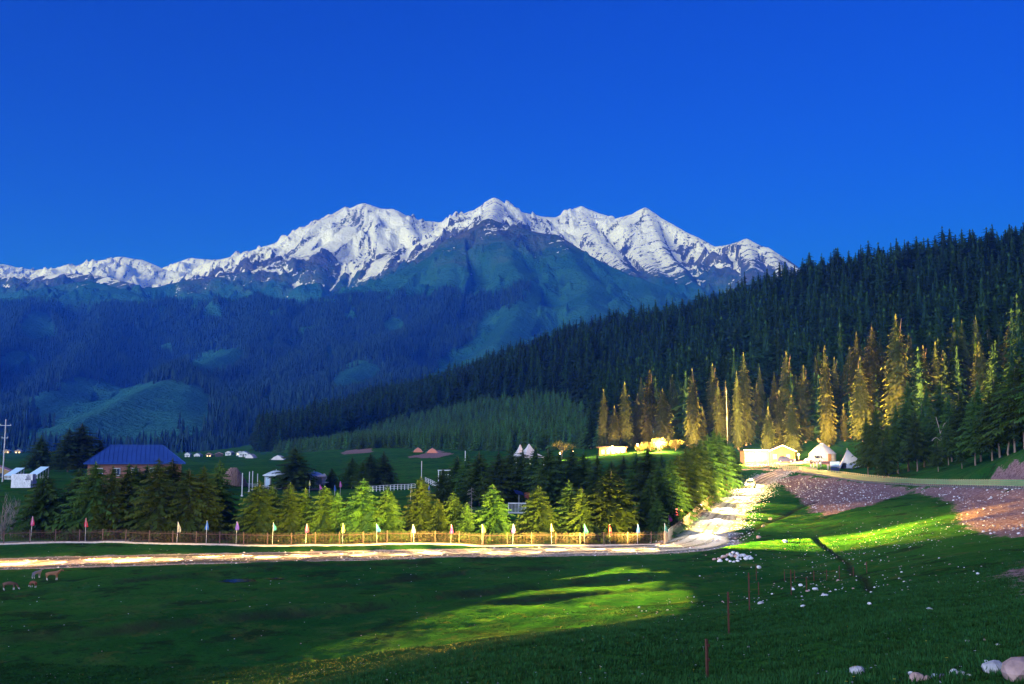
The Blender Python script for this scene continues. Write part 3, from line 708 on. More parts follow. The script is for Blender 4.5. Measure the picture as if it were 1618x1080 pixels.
# tall old spruces at the forest foot
OLD = [(1015,596,350),(1065,590,350),(1130,572,345),(1150,600,338),(1205,578,342),(1228,586,340),(1262,590,336),(1295,562,338),(1325,562,334),(1350,546,330),(1400,532,326),(1415,545,318),(1445,527,322),(1515,532,312),(1575,515,306),(1590,528,300),(955,613,335),(972,640,328),(989,602,332),(1029,582,330),(1049,613,318),(1097,580,316),(1112,640,330),(1168,584,318),(1180,555,326),(1217,642,306),(1235,615,310),(1254,622,304),(1248,553,322),(1275,575,318),(1290,610,322),(1310,544,304),(1337,637,308),(1362,522,312),(1366,562,300),(1387,513,303),(1426,495,296),(1468,544,292),(1488,538,295),(1500,552,296),(1532,504,290),(1555,498,292),(1558,538,283),(1610,506,285),(1340,575,330),(1405,560,322),(1448,560,318),(1138,600,332),(1070,612,338),(1010,620,340),(1200,600,335)]
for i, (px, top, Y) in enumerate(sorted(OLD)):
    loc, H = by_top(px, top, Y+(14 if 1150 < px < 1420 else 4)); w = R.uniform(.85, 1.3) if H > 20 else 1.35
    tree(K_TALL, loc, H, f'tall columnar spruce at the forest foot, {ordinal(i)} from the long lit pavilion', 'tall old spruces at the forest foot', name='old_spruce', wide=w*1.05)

# the forest on the hill
rs = np.random.RandomState(11)
FP = FOREST_EDGE+[P(1618,655,250)[:2], P(1800,640,240)[:2], (900,300), (1000,1650), (-520,1650), P(405,716,1450)[:2]]
YP = [G(*p)[:2] for p in [(430,716),(520,700),(600,678),(700,652),(800,637),(890,632),(935,660),(945,708),(830,713),(720,712),(640,709),(560,711)]]
def jitter_grid(x0, x1, y0, y1, s):
    gx, gy = np.meshgrid(np.arange(x0, x1, s), np.arange(y0, y1, s)); gx = gx.ravel()+rs.uniform(-.48, .48, gx.size)*s; gy = gy.ravel()+rs.uniform(-.48, .48, gy.size)*s
    return gx, gy
hx, hy = jitter_grid(-520, 900, 240, 1650, 7.4)
ok = in_poly(hx, hy, FP) & (np.abs(hx) < .62*hy+30) & ~in_poly(hx, hy, YP)
hx, hy = hx[ok], hy[ok]
hz = ground_z(hx, hy)
hh = 21+9*rs.rand(len(hx))+4*fbm(hx/60, hy/60, 2); d_edge = poly_dist(hx, hy, FOREST_EDGE)[0]; hh *= .80+.2*sstep(0, 60, d_edge)
keep = ~((d_edge < 26) & (rs.rand(len(hx)) < .25)); hx, hy, hz, hh = hx[keep], hy[keep], hz[keep], hh[keep]
hh = hh*rs.uniform(.66, 1.2, len(hh)); ww = rs.uniform(1.25, 2.3, len(hh)); order = np.argsort(hy); near = order[:120]; rest = order[120:]
for i in near:
    tree(K_HILL, (hx[i], hy[i], hz[i]-.3), hh[i], 'dark spruce in the front ranks of the hillside forest behind the tall old spruces', 'spruces in the front ranks of the hillside forest', name='forest_spruce', wide=1.4)
scatter('hillside_forest', np.stack([hx, hy, hz-.3], -1)[rest], np.stack([hh*ww, hh*ww, hh], -1)[rest], rs.rand(len(rest))*6.28, rs.randint(0, 6, len(rest)), K_HILL.whole, 'dense dark spruce forest covering the hillside', 'forest')
yx, yy = jitter_grid(-450, 300, 300, 1100, 3.6)
ok = in_poly(yx, yy, YP); yx, yy = yx[ok], yy[ok]; yz = ground_z(yx, yy); yh = 5.5+5*rs.rand(len(yx))+2.5*fbm(yx/40, yy/40, 2)
scatter('young_plantation', np.stack([yx, yy, yz-.2], -1), np.stack([yh*1.1, yh*1.1, yh], -1), rs.rand(len(yx))*6.28, rs.randint(0, 4, len(yx)), K_YOUNG.whole, 'paler plantation of young spruces below the dark forest', 'plantation')
# woods on the mountains
def bil(A, u, Y):
    c = (u-mcu[0])/(mcu[1]-mcu[0]); r_ = (np.log(Y)-np.log(mrow[0]))/(np.log(mrow[1])-np.log(mrow[0]))
    c0 = np.clip(c.astype(int), 0, mnc-2); r0 = np.clip(r_.astype(int), 0, mnr-2); fc = c-c0; fr = r_-r0
    return (A[r0, c0]*(1-fc)+A[r0, c0+1]*fc)*(1-fr)+(A[r0+1, c0]*(1-fc)+A[r0+1, c0+1]*fc)*fr
NM = 150000
my = np.sqrt(rs.uniform(1450**2, 4950**2, NM)); mu = rs.uniform(mcu[0]+.01, .25, NM); wv = bil(wood, mu, my)
ok = rs.rand(NM) < wv; my, mu = my[ok], mu[ok]; mz = bil(mZ, mu, my); mh = 21+13*rs.rand(len(my))
scatter('mountain_forest', np.stack([mu*my, my, mz-1], -1), np.stack([mh, mh, mh], -1), rs.rand(len(my))*6.28, rs.randint(0, 4, len(my)), FAR, 'far spruce woods on the lower mountain slopes', 'forest')
print('TREES', len(rest), len(yx), len(my))
# ------------------------------------------------------------------ fences and flags
M_PICKET = plain('fence_paint', (0.085, 0.050, 0.050), .6, .3, 2.0)
M_CONC = plain('concrete', (0.42, 0.38, 0.36), .85, .3, 2.5)
M_GREEN = plain('green_fence_paint', (0.004, 0.17, 0.09), .6, .25, 1.5)
M_CREAM = plain('cream_posts', (0.36, 0.33, 0.20), .6, .2, 2.0)
M_WHITE = plain('white_paint', (0.52, 0.54, 0.57), .55, .15, 2.0)
M_GREY = plain('grey_metal', (0.36, 0.38, 0.42), .5, .2, 2.0, metal=.3)
M_WOOD = plain('weathered_wood', (0.20, 0.145, 0.10), .85, .4, 5.0)
M_RUST = plain('rusty_iron', (0.085, 0.032, 0.022), .85, .45, 9.0)
def walk(pts, step, off=0.0):
    """points every `step` metres along a plan polyline, with heading"""
    out = []; acc = off
    for i in range(len(pts)-1):
        a, b = Vector(pts[i][:2]), Vector(pts[i+1][:2]); L = (b-a).length; h = math.atan2(b.y-a.y, b.x-a.x)
        while acc < L: q = a+(b-a)*(acc/L); out.append((q.x, q.y, h)); acc += step
        acc -= L
    return out
def place_z(lst):
    z = ground_z(np.array([p[0] for p in lst]), np.array([p[1] for p in lst])); return [(p[0], p[1], float(q), p[2]) for p, q in zip(lst, z)]
def rail(name, mat, pts, h, w, t, parent, smooth_step=1.4):
    q = place_z(walk(pts, smooth_step)); m = MB(); m.tube([(x, y, z+h) for x, y, z, _ in q], w/2, 4); return m.build(name, mat, parent)
def picket_fence(name, pts, label, H, pstep, qstep, nmax, qr, rails, plinth, pr=.045):
    c = pts[len(pts)//2]; f = empty(name, (0, 0, 0), 0, label, 'fence')
    post = MB().box((0, 0, H*.52-.1), (pr*2, pr*2, H*1.06+.2)).data('post', M_PICKET)
    for x, y, z, h in place_z(walk(pts, pstep)): link_mesh('post', post, f, (x, y, z), h)
    k = qr; pk = MB(); pk.box((0, 0, H*.5+.03), (2*k, 2*k, H-.06)); pk.box((0, 0, H+.03), (2*k, 2*k, .08), 0, .1); pk = pk.data('picket', M_PICKET)
    q = place_z(walk(pts, qstep, qstep*.5)); q.reverse()
    for x, y, z, h in q[:nmax]: link_mesh('picket', pk, f, (x, y, z), h)
    if q[nmax:]:
        m = MB()
        for x, y, z, h in q[nmax:]: m.box((x, y, z+H*.5+.03), (2*k, 2*k, H-.06), h); m.box((x, y, z+H+.03), (2*k, 2*k, .08), h, .1)
        tag(m.build('picket_run', M_PICKET, f), kind='stuff')
    for hh in rails: rail('rail', M_PICKET, pts, hh*H, .06, .05, f)
    if plinth:
        m = MB(); w = place_z(walk(pts, 1.0)); m.tube([(x, y, z+.0) for x, y, z, _ in w], .17, 4); m.build('kerb', M_CONC, f)
    return f
picket_fence('picket_fence', FENCE_LOW, 'long pale metal picket fence along the lower gravel road', 1.5, 2.8, .165, 295, .010, (.14, .84), True)
RAMPF = [P(*c) for c in [(1050,862,118),(1078,845,131),(1098,826,147),(1119,806,168),(1142,785,196),(1158,772,222),(1170,764,238)]]
picket_fence('ramp_fence', RAMPF, 'pale metal railing fence climbing beside the ramp road', 1.45, 2.8, .55, 280, .035, (.10, .80, .98), False, .06)
for px_, Y in ((1142, 196),):
    p = at_depth(px_, Y); m = MB(); m.box((p[0], p[1], p[2]+1.5), (.5, .5, 3.2)); m.box((p[0], p[1], p[2]+3.15), (.62, .62, .14)); m.box((p[0], p[1], p[2]+3.4), (.3, .3, .36), 0, .5)
    tag(m.build('gate_pillar', plain('dark_pillar', (.05, .045, .05))), 'dark square gate pillar standing in the ramp fence', 'pillar')

FLAGC = {'pink': (.75, .10, .32), 'red': (.72, .06, .12), 'blue': (.05, .20, .72), 'violet': (.26, .14, .70), 'cyan': (.08, .45, .72), 'yellow': (.80, .70, .22), 'pale blue': (.35, .52, .85), 'magenta': (.70, .08, .48), 'peach': (.82, .40, .26), 'teal': (.06, .48, .45), 'white': (.75, .76, .78)}
FLAGM = {}
def cloth_mat(k):
    if k not in FLAGM: FLAGM[k] = plain('flag_cloth_'+k.replace(' ', '_'), tuple(.55*q for q in FLAGC[k]), .8, .3, 2.5)
    return FLAGM[k]
def flag(px, top, Y, col, label, group, hgt=None, seed=0):
    loc = at_depth(px, Y); H = hgt or max(1.9, P(px, top, Y)[2]-loc[2]); r = random.Random(seed)
    e = empty('flag', loc, r.uniform(-.5, .5), label, 'flag', group); e.rotation_euler[0] = r.uniform(-.05, .05); e.rotation_euler[1] = r.uniform(-.06, .06)
    m = MB(); m.tube([(0, 0, -.1), (0, 0, H)], .028, 5); m.build('pole', M_WHITE, e)
    m = MB(); rows, cols = 7, 5; W_, L_ = r.uniform(.42, .58), r.uniform(.95, 1.2); vs = []
    for i in range(rows):
        q = i/(rows-1); w = W_*(.16+.84*min(1, q*1.35))*(1-.25*max(0, q-.8)/.2); x0 = -.38*w if seed % 3 else -.02
        for k in range(cols):
            s = k/(cols-1); vs.append((x0+w*s, .07*math.sin(s*7+q*3+seed)*(.4+q), H-.04-L_*q-.07*s*q*math.sin(seed)))
    fs = [(i*cols+k, i*cols+k+1, (i+1)*cols+k+1, (i+1)*cols+k) for i in range(rows-1) for k in range(cols-1)]
    m.add(vs, fs); c = m.build('cloth', cloth_mat(col), e, True); sd = c.modifiers.new('t', 'SOLIDIFY'); sd.thickness = .012
FL = [(1049,826,'teal'),(1006,827,'blue'),(963,828,'red'),(923,827,'teal'),(871,827,'peach'),(810,827,'violet'),(762,828,'peach'),(713,828,'magenta'),(655,828,'pale blue'),(597,827,'cyan'),(543,826,'yellow'),(485,827,'pink'),(433,825,'cyan'),(376,823,'violet'),(329,822,'blue'),(283,824,'white'),(139,818,'red'),(53,815,'pink')]
for i, (px, top, c) in enumerate(FL):
    flag(px, top, 119.6, c, f'{c} pennant flag on a pole behind the picket fence, {ordinal(i)} from the corner', 'pennant flags along the picket fence', seed=i)
for i, (px, top, Y, c) in enumerate([(1057,820,127,'magenta'),(1063,816,132,'violet'),(1068,812,137,'pink'),(1072,811,141,'peach'),(1076,810,146,'teal'),(1081,806,152,'blue'),(1101,793,168,'violet')]):
    flag(px, top, Y, c, f'{c} pennant flag behind the ramp fence, {ordinal(i)} uphill from the corner', 'pennant flags along the ramp fence', 2.7, seed=i+30)
for i, (px, top, Y, c, w) in enumerate([(489,759,215,'yellow','yellow pennant flag on the lawn before the right pavilion'),(506,765,213,'magenta','magenta pennant flag on the lawn beside a yellow one'),(529,766,212,'blue','blue pennant flag on the lawn between two magenta ones'),(538,760,214,'magenta','magenta pennant flag on the lawn nearest the dark clump'),(649,768,205,'yellow','yellow pennant flag before the white rail'),(707,767,205,'red','red pennant flag below the blue swing frame'),(678,766,215,'blue','blue pennant flag at the end of the white rail')]):
    flag(px, top, Y, c, w, 'pennant flags on the lawn', seed=i+50)

# ---- low green road fences and the cream one by the building
def post_fence(name, pts, label, step, H, mat_post, mat_rail, rails, rw, pw=.05, panel=None):
    f = empty(name, (0, 0, 0), 0, label, 'fence'); po = MB().box((0, 0, H*.5-.1), (pw*2, pw*2, H+.2)).data('post', mat_post)
    for x, y, z, h in place_z(walk(pts, step)): link_mesh('post', po, f, (x, y, z), h)
    for hh in rails:
        q = place_z(walk(pts, 1.5)); m = MB(); n = len(q); vs = []
        for i, (x, y, z, h) in enumerate(q):
            nx, ny = -math.sin(h)*.03, math.cos(h)*.03
            vs += [(x+nx, y+ny, z+hh-rw/2), (x-nx, y-ny, z+hh-rw/2), (x-nx, y-ny, z+hh+rw/2), (x+nx, y+ny, z+hh+rw/2)]
        fs = [(i*4+k, i*4+(k+1) % 4, i*4+4+(k+1) % 4, i*4+4+k) for i in range(n-1) for k in range(4)]+[(3, 2, 1, 0), tuple(range(n*4-4, n*4))]
        m.add(vs, fs); m.build('rail', mat_rail, f)
    return f
NEARF = [P(*c) for c in [(1268,744,256),(1300,751,237),(1330,757,216),(1365,761.5,197),(1400,764.5,181),(1450,767,164),(1500,768.5,150),(1560,770.5,134),(1618,772.5,121),(1700,776,106)]]
post_fence('road_fence', NEARF, 'low green railing with pale posts along the lower edge of upper road', .95, 1.05, M_CREAM, M_GREEN, (.36, .62, .88), .25, .025)
FARF = [P(*c) for c in [(1296,745.5,248),(1330,749,235),(1365,753,216),(1400,757,201),(1450,760,180)]]
post_fence('road_fence', FARF, 'short green railing along the tent side of the upper road', 1.6, .9, M_CREAM, M_GREEN, (.42, .75), .26, .035)
CRF = [P(*c) for c in [(1178,737,286),(1205,738.5,281),(1235,741,275),(1262,743,266),(1292,746,252)]]
post_fence('road_fence', CRF, 'cream lamp-lit railing in front of the parked vehicles', 1.0, 1.15, M_CREAM, M_CREAM, (.25, .62, .98), .16, .09)
# ------------------------------------------------------------------ buildings and things
M_BLUEROOF = plain('blue_roof_metal', (0.030, 0.078, 0.28), .35, .2, .6, metal=.2)
M_BRICK = plain('pink_brick', (0.27, 0.12, 0.10), .85, .2, 1.5)
M_GLASS = plain('dark_glass', (0.03, 0.05, 0.09), .1, .2, 1.0)
M_LBLUE = plain('pale_blue_sheet', (0.42, 0.58, 0.72), .5, .15, 1.0)
M_DARK = plain('dark_timber', (0.06, 0.045, 0.04), .8, .3, 3.0)
M_FELT = plain('white_felt', (0.50, 0.47, 0.48), .85, .15, .8)
M_TENT = plain('grey_blue_canvas', (0.26, 0.28, 0.36), .8, .2, .8)
M_TIMBER = plain('orange_timber', (0.42, 0.22, 0.08), .7, .3, 3.0)
M_STONE = plain('grey_stone', (0.44, 0.43, 0.45), .9, .35, 2.5, bump=.5)
M_STONE_P = plain('pink_stone', (0.42, 0.28, 0.26), .9, .35, 2.5, bump=.5)
M_STONE_W = plain('white_stone', (0.66, 0.66, 0.70), .85, .25, 3.0, bump=.4)
M_LAMP = glow('warm_lamp', (1.0, .66, .28), 18.0)
M_WINDOW = glow('lit_window', (1.0, .62, .25), 1.4)
M_SHELL = plain('lit_wall', (0.34, 0.23, 0.11), .8, .2, 1.0)
def lamp(name, loc, power, color, r=.3, spot=None, aim=None, blend=.6, parent=None):
    d = bpy.data.lights.new(name, 'SPOT' if spot else 'POINT'); d.energy = power; d.color = color; d.shadow_soft_size = r
    o = bpy.data.objects.new(name, d); COL.objects.link(o); o.location = loc
    if spot:
        d.spot_size = math.radians(spot); d.spot_blend = blend
        o.rotation_euler = (Vector(aim)-Vector(loc)).to_track_quat('-Z', 'Y').to_euler()
    return o

# ---- house with the hipped blue roof
def house():
    c = at_depth(214, 205); rz = .33; e = empty('house', (c[0], c[1], c[2]), rz, 'pink brick house with a big hipped blue metal roof', 'house')
    Wd, Dp = 17.5, 11.0; ez = P(200, 731, 200)[2]-c[2]; rzt = P(200, 703, 205)[2]-c[2]
    w = MB().box((0, 0, ez/2), (Wd, Dp, ez)).build('wall', M_BRICK, e)
    m = MB(); o = .75; a = Wd/2+o; b = Dp/2+o; rl = 5.0; z0 = ez-.06
    v = [(-a, -b, z0), (a, -b, z0), (a, b, z0), (-a, b, z0), (-rl, 0, rzt), (rl, 0, rzt), (-a, -b, z0-.18), (a, -b, z0-.18), (a, b, z0-.18), (-a, b, z0-.18)]
    m.add(v, [(0, 1, 5, 4), (2, 3, 4, 5), (1, 2, 5), (3, 0, 4), (0, 6, 7, 1), (1, 7, 8, 2), (2, 8, 9, 3), (3, 9, 6, 0), (6, 9, 8, 7)])
    rf = m.build('roof', M_BLUEROOF, e)
    m = MB()
    for k in range(-10, 11):
        x = k*.85; t = min(1, (a-abs(x))/(a-rl)); y1 = -b*(1-t); m.tube([(x, -b, z0+.03), (x, y1, z0+(rzt-z0)*t+.03)], .035, 4)
    m.tube([(-rl, 0, rzt+.03), (rl, 0, rzt+.03)], .09, 5)
    for sx in (-1, 1):
        for sy_ in (-1, 1): m.tube([(sx*a, sy_*b, z0+.03), (sx*rl, 0, rzt+.03)], .07, 4)
    m.build('roof_seams', M_BLUEROOF, rf)
    for x in (-6.6, -3.4, 0, 3.4, 6.6):
        for zz in ((ez-1.75, 1.5), (ez-4.9, 1.5)):
            if zz[0] < 1: continue
            m = MB(); m.box((x, -Dp/2-.03, zz[0]), (1.3, .14, zz[1])); wdw = m.build('window', M_WHITE, e)
            for s in (-1, 1): MB().box((x+s*.3, -Dp/2-.09, zz[0]), (.5, .06, zz[1]-.25)).build('pane', M_GLASS, wdw)
    MB().box((1.8, -Dp/2-.05, 1.1), (1.1, .14, 2.2)).build('door', M_DARK, e)
house()
def cabin(name, loc, rz, w, d, h, rh, wall, roof, label, cat='house', lit=False, group=None):
    e = empty(name, loc, rz, label, cat, group); MB().box((0, 0, h/2-.3), (w, d, h+.6)).build('wall', wall, e)
    m = MB(); o = .35; m.prism([(-w/2-o, h-.12), (0, h+rh), (w/2+o, h-.12), (w/2+o, h-.3), (0, h+rh-.22), (-w/2-o, h-.3)], -d/2-o, d/2+o); m.build('roof', roof, e)
    m = MB(); m.prism([(-w/2, h-.02), (0, h+rh-.26), (w/2, h-.02)], -d/2+.02, d/2-.02); m.build('gable', wall, e)
    for x in (-w*.25, w*.25): MB().box((x, -d/2-.03, h*.55), (w*.18, .1, h*.35)).build('window', M_WINDOW if lit else M_GLASS, e)
    MB().box((0, -d/2-.03, h*.38), (w*.16, .1, h*.76)).build('door', M_DARK, e)
    return e
M_PINKROOF = plain('pink_roof', (.55, .33, .33), .7)
p = at_depth(4, 250); p = (p[0]-2, p[1], p[2]); cabin('cabin', (p[0], p[1], P(4, 745, 250)[2]-2.2), .3, 7, 5, 2.6, 1.5, M_SHELL, M_PINKROOF, 'small hut with a pale pink roof beside the utility pole', 'hut')
# ---- white slatted shelters
def shelter(px, Y, label):
    loc = at_depth(px, Y); z = P(px, 753, Y)[2]; e = empty('slatted_shelter', (loc[0], Y, min(z, loc[2]+.0) if z < loc[2] else loc[2]), -.55, label, 'shelter', 'white slatted shelters on the terrace')
    Wd, Dp, h0, h1 = 3.0, 2.6, 1.0, 2.5; m = MB(); m.quad((-Wd/2-.15, -Dp/2-.15, h0-.1), (Wd/2+.15, -Dp/2-.15, h0-.1), (Wd/2+.15, Dp/2+.15, h1+.1), (-Wd/2-.15, Dp/2+.15, h1+.1), .07); m.build('roof', M_LBLUE, e)
    for s in (-1, 1):
        for k in range(5):
            y = -Dp/2+Dp*k/4; h = h0+(h1-h0)*k/4; MB().box((s*Wd/2, y, h/2), (.08, .16, h)).build('slat', M_WHITE, e)
    for k in range(1, 6):
        MB().box((-Wd/2+Wd*k/6, -Dp/2, h0/2-.02), (.14, .08, h0)).build('slat', M_WHITE, e)
    MB().box((0, Dp/2, .3), (Wd, .08, .12)).build('rail', M_WHITE, e); MB().box((0, -Dp/2-.02, .25), (Wd, .08, .1)).build('rail', M_WHITE, e)
shelter(22, 228, 'white slatted shelter with a pale blue sloping top nearest the utility pole'); shelter(61, 228, 'white slatted shelter with a pale blue sloping top below the solitary spruce')
def utility_pole(px, top, Y, label, arms=True, group=None, k=1.0):
    loc = at_depth(px, Y); H = P(px, top, Y)[2]-loc[2]; e = empty('utility_pole', loc, .15, label, 'pole', group)
    m = MB(); m.tube([(0, 0, -.3), (0, 0, H)], [.17*k, .10*k], 8); m.build('mast', M_GREY, e)
    if arms:
        for k, (zz, w) in enumerate(((H-.55*H*.18, 2.3), (H*.70, 1.3))):
            a = MB().box((0, 0, zz), (w, .1, .12)).build('crossarm', M_GREY, e)
            for s in (-.45, 0, .45): m = MB(); m.tube([(s*w, 0, zz+.05), (s*w, 0, zz+.32)], .05, 6); m.build('insulator', M_WHITE, a)
utility_pole(4, 662, 215, 'pale utility pole with two crossarms at the end of the terrace')
utility_pole(1151, 612, 322, 'thin pale mast rising before the dark forest', False, None, .28)
# ---- ruined whitewashed hut
def ruin():
    c = at_depth(38, 200); z1 = c[2]+2.9; e = empty('ruined_hut', (c[0], c[1], c[2]), .1, 'roofless hut of whitewashed stone blocks behind the bare shrubs', 'hut')
    H = z1-c[2]; r = random.Random(4); w0 = 3.7
    for face, (ax, ay, L, rz) in enumerate(((0, -1.3, w0, 0), (0, 1.3, w0, 0), (-w0/2, 0, 2.3, math.pi/2), (w0/2, 0, 2.3, math.pi/2))):
        rows = int(H/.30)
        for i in range(rows):
            x = -L/2; top = rows-(3 if face in (0, 3) else 0)
            while x < L/2-.05:
                w = min(r.uniform(.38, .7), L/2-x)
                if not (i >= rows-4 and x > L*.18 and face in (0, 1, 3)):
                    q = x+w/2; MB().box((ax+q*math.cos(rz), ay+q*math.sin(rz)+r.uniform(-.03, .03), .15+i*.30), (w-.03, .34, .275), rz+r.uniform(-.04, .04)).build('stone_block', M_STONE_W, e)
                x += w
ruin()
# ---- bare shrubs and dead trees
def bare_tree(name, loc, H, seed, label, spread=.35, stems=5, mat=M_DEAD, group=None):
    r = random.Random(seed); e = empty(name, loc, 0, label, 'shrub' if stems > 1 else 'dead tree', group); tr = MB(); tw = MB()
    for s in range(stems):
        a = r.uniform(0, 6.28); d = Vector((math.cos(a)*spread*r.uniform(.3, 1), math.sin(a)*spread*r.uniform(.3, 1), 1)).normalized(); p = Vector((r.uniform(-.1, .1), r.uniform(-.1, .1), -.1)); L = H*r.uniform(.7, 1); pts = [p]
        for k in range(5): d = (d+Vector((r.uniform(-.1, .1), r.uniform(-.1, .1), .05))).normalized(); pts.append(pts[-1]+d*L/5)
        tr.tube(pts, [.045, .04, .03, .022, .015, .006], 4)
        for k in range(1, 6):
            for j in range(4):
                q = pts[k-1].lerp(pts[k], r.random()); b = r.uniform(0, 6.28); dd = Vector((math.cos(b)*.6, math.sin(b)*.6, 1)).normalized(); l = H*r.uniform(.12, .3)*(1.1-k/8)
                tw.tube([q, q+dd*l*.5, q+dd*l+Vector((0, 0, l*.12))], [.016, .011, .005], 3)
    tr.build('trunk', mat, e); tw.build('twigs', mat, e)
for i, (px, Y, H, lb) in enumerate([(8,124,5.6,'tall leafless shrub at the western end of the picket fence'),(22,128,5.0,'leafless shrub below the whitewashed ruin'),(42,126,4.2,'thin leafless shrub beside the first dark spruce'),(-14,126,5.2,'leafless shrub half out of view at the fence end')]):
    bare_tree('bare_shrub', at_depth(px, Y), H, i, lb, .32, 9)
def snag(px, top, Y, label, seed, branches=True, r0=.22):
    loc = at_depth(px, Y); H = P(px, top, Y)[2]-loc[2]; e = empty('dead_tree', loc, 0, label, 'dead tree'); r = random.Random(seed)
    m = MB(); m.tube([(0, 0, -.2), (.05, 0, H*.5), (0, .05, H)], [r0, r0*.6, r0*.12], 6); m.build('trunk', M_DEAD, e); m = MB()
    if branches:
        for k in range(34):
            t = r.uniform(.25, .95); a = r.uniform(0, 6.28); l = H*.11*(1.15-t)+.3; m.tube([(0, 0, H*t), (l*math.cos(a), l*math.sin(a), H*t-.1*l), (1.5*l*math.cos(a), 1.5*l*math.sin(a), H*t-.5*l)], [.03, .022, .008], 3)
        m.build('branches', M_DEAD, e)
snag(745, 768, 150, 'bare dead spruce with thin whorled branches on the lawn', 1, r0=.09)
snag(1387, 510, 324, 'tall bleached dead spruce top among the lit old spruces', 2, r0=.13)
snag(1528, 470, 520, 'bleached dead spruce high in the hillside forest', 3, r0=.2)
def bent_dead(px, Y):
    loc = at_depth(px, Y); e = empty('dead_tree', loc, 0, 'fallen-over dead tree with curved bleached branches in the wood edge', 'dead tree'); e.scale = (.8, .8, .8)
    for pts in ([(0, 0, 0), (.2, -.3, 4), (-.2, -.6, 8), (-1.2, -.8, 12.2)], [(-.2, -.6, 8), (.8, -.9, 10.4), (2.2, -1, 10.9), (4.6, -1, 9.9)], [(0, -.4, 5), (1.5, -1, 6.4), (3.2, -1, 6.2)], [(0, -.4, 6), (-1.6, -1, 7), (-2.6, -1, 6.1)]):
        m = MB(); m.tube(spline(pts, .6), .09, 5); m.build('branch', M_DEAD, e)
bent_dead(1489, 205)
# ---- log stack
def logs():
    c = at_depth(368, 232); e = empty('log_stack', c, .2, 'conical stack of split pinkish firewood logs beside the lawn', 'log stack'); r = random.Random(9)
    M_LOG = plain('split_logs', (.40, .26, .22), .85, .4, 4.0); lg = [MB().tube([(0, -.45, 0), (0, .45, 0)], .14, 6).data('log', M_LOG), MB().tube([(0, -.4, 0), (0, .4, 0)], .18, 5).data('log', M_LOG)]
    n = 0
    for i in range(15):
        z = i*.28; R_ = 2.9*max(.12, 1-(i/15.5)**1.35); k = max(3, int(6.283*R_/.36))
        for j in range(k):
            a = 6.283*j/k+i*.3
            if math.sin(a-.2) > .35: continue
            o = link_mesh('log', lg[j % 2], e, (R_*math.cos(a), R_*math.sin(a), z+.15), a+math.pi/2+r.uniform(-.2, .2), r.uniform(.9, 1.15)); n += 1
    m = MB(); m.lathe([(2.7, 0), (2.0, 1.6), (1.1, 2.9), (0, 4.0)], 14); m.build('heap', M_LOG, e)
logs()
# ---- glazed garden pavilions
def pavilion(px, Y, label, rz):
    loc = at_depth(px, Y); e = empty('pavilion', loc, rz, label, 'pavilion', 'white garden pavilions'); n = 6; r0 = 2.55; h = 3.0
    m = MB(); m.lathe([(r0+.3, 0), (r0+.3, .3), (0, .3)], n); m.build('base', M_CONC, e)
    for k in range(n):
        a = 6.283*k/n; MB().box((r0*math.cos(a), r0*math.sin(a), h/2+.2), (.2, .2, h), a).build('post', M_WHITE, e)
        b = a+math.pi/n; q = r0*math.cos(math.pi/n)
        if k % 3 != 1:
            pn = MB().box((q*math.cos(b), q*math.sin(b), h/2+.2), (.05, 1.9, h-.6), b).build('glazed_panel', M_LBLUE, e)
            for s in (-.65, 0, .65): MB().box((q*math.cos(b)-s*math.sin(b), q*math.sin(b)+s*math.cos(b), h/2+.2), (.1, .09, h-.5), b).build('mullion', M_WHITE, pn)
    m = MB(); m.lathe([(r0+.55, h+.05), (r0+.6, h+.2), (r0*.95, h+.55), (r0*.55, h+1.0), (r0*.25, h+1.25), (.05, h+1.3), (.05, h+1.65), (0, h+1.65)], 12); m.build('domed_roof', plain('pavilion_roof', (.55, .62, .66), .5), e, True)
pavilion(436, 240, 'white glazed pavilion with domed roof nearest the log stack', .2); pavilion(496, 242, 'white glazed pavilion with domed roof right of the lone spruce', .6)
def vase(px, Y):
    loc = at_depth(px, Y); m = MB(); m.lathe([(.8, 0), (.8, .25), (.3, .5), (.3, 1.5), (1.2, 1.7), (1.25, 1.85), (.3, 1.95), (.35, 2.3), (.75, 2.7), (.6, 3.3), (.25, 3.8), (0, 3.9)], 14, loc)
    tag(m.build('garden_vase', M_WHITE, None, True), 'white stone garden vase on a pedestal right of the pavilions', 'vase')
vase(512, 242)
# ---- posts and rails on the lawn
for i, (px, top, Y, lb) in enumerate([(383,747,205,'tall pale post on the lawn nearest the log stack'),(394,745,215,'pale post on the lawn, second from the log stack'),(399,744,222,'pale post on the lawn, third from the log stack'),(407,748,230,'short pale post on the lawn before the left pavilion'),(666,728,270,'thin white pole at the lawn edge by the swing frame'),(735,712,240,'white pole among the dark spruces right of the swing frame')]):
    loc = at_depth(px, Y); H = max(1.4, P(px, top, Y)[2]-loc[2]); m = MB(); m.tube([(loc[0], loc[1], loc[2]-.2), (loc[0], loc[1], loc[2]+H)], .1, 6); m.box((loc[0], loc[1], loc[2]+.1), (.4, .4, .3)); tag(m.build('lawn_post', M_WHITE), lb, 'post')
def rail_fence(name, a, b, label, n, H=1.1):
    e = empty(name, (0, 0, 0), 0, label, 'fence'); pts = [(a[0]+(b[0]-a[0])*k/n, a[1]+(b[1]-a[1])*k/n) for k in range(n+1)]
    for x, y in pts: MB().box((x, y, gz(x, y)+H/2), (.13, .13, H)).build('post', M_WHITE, e)
    for hh in (.35, .7, 1.02):
        m = MB(); m.tube([(x, y, gz(x, y)+hh*H) for x, y in pts], .05, 4); m.build('rail', M_WHITE, e)
rail_fence('rail_fence', at_depth(578, 232), at_depth(656, 236), 'white three-rail fence below the dark spruce clump', 14, 1.25)
rail_fence('rail_fence', at_depth(352, 232), at_depth(424, 234), 'white rail fence between the log stack and left pavilion', 9, .8)
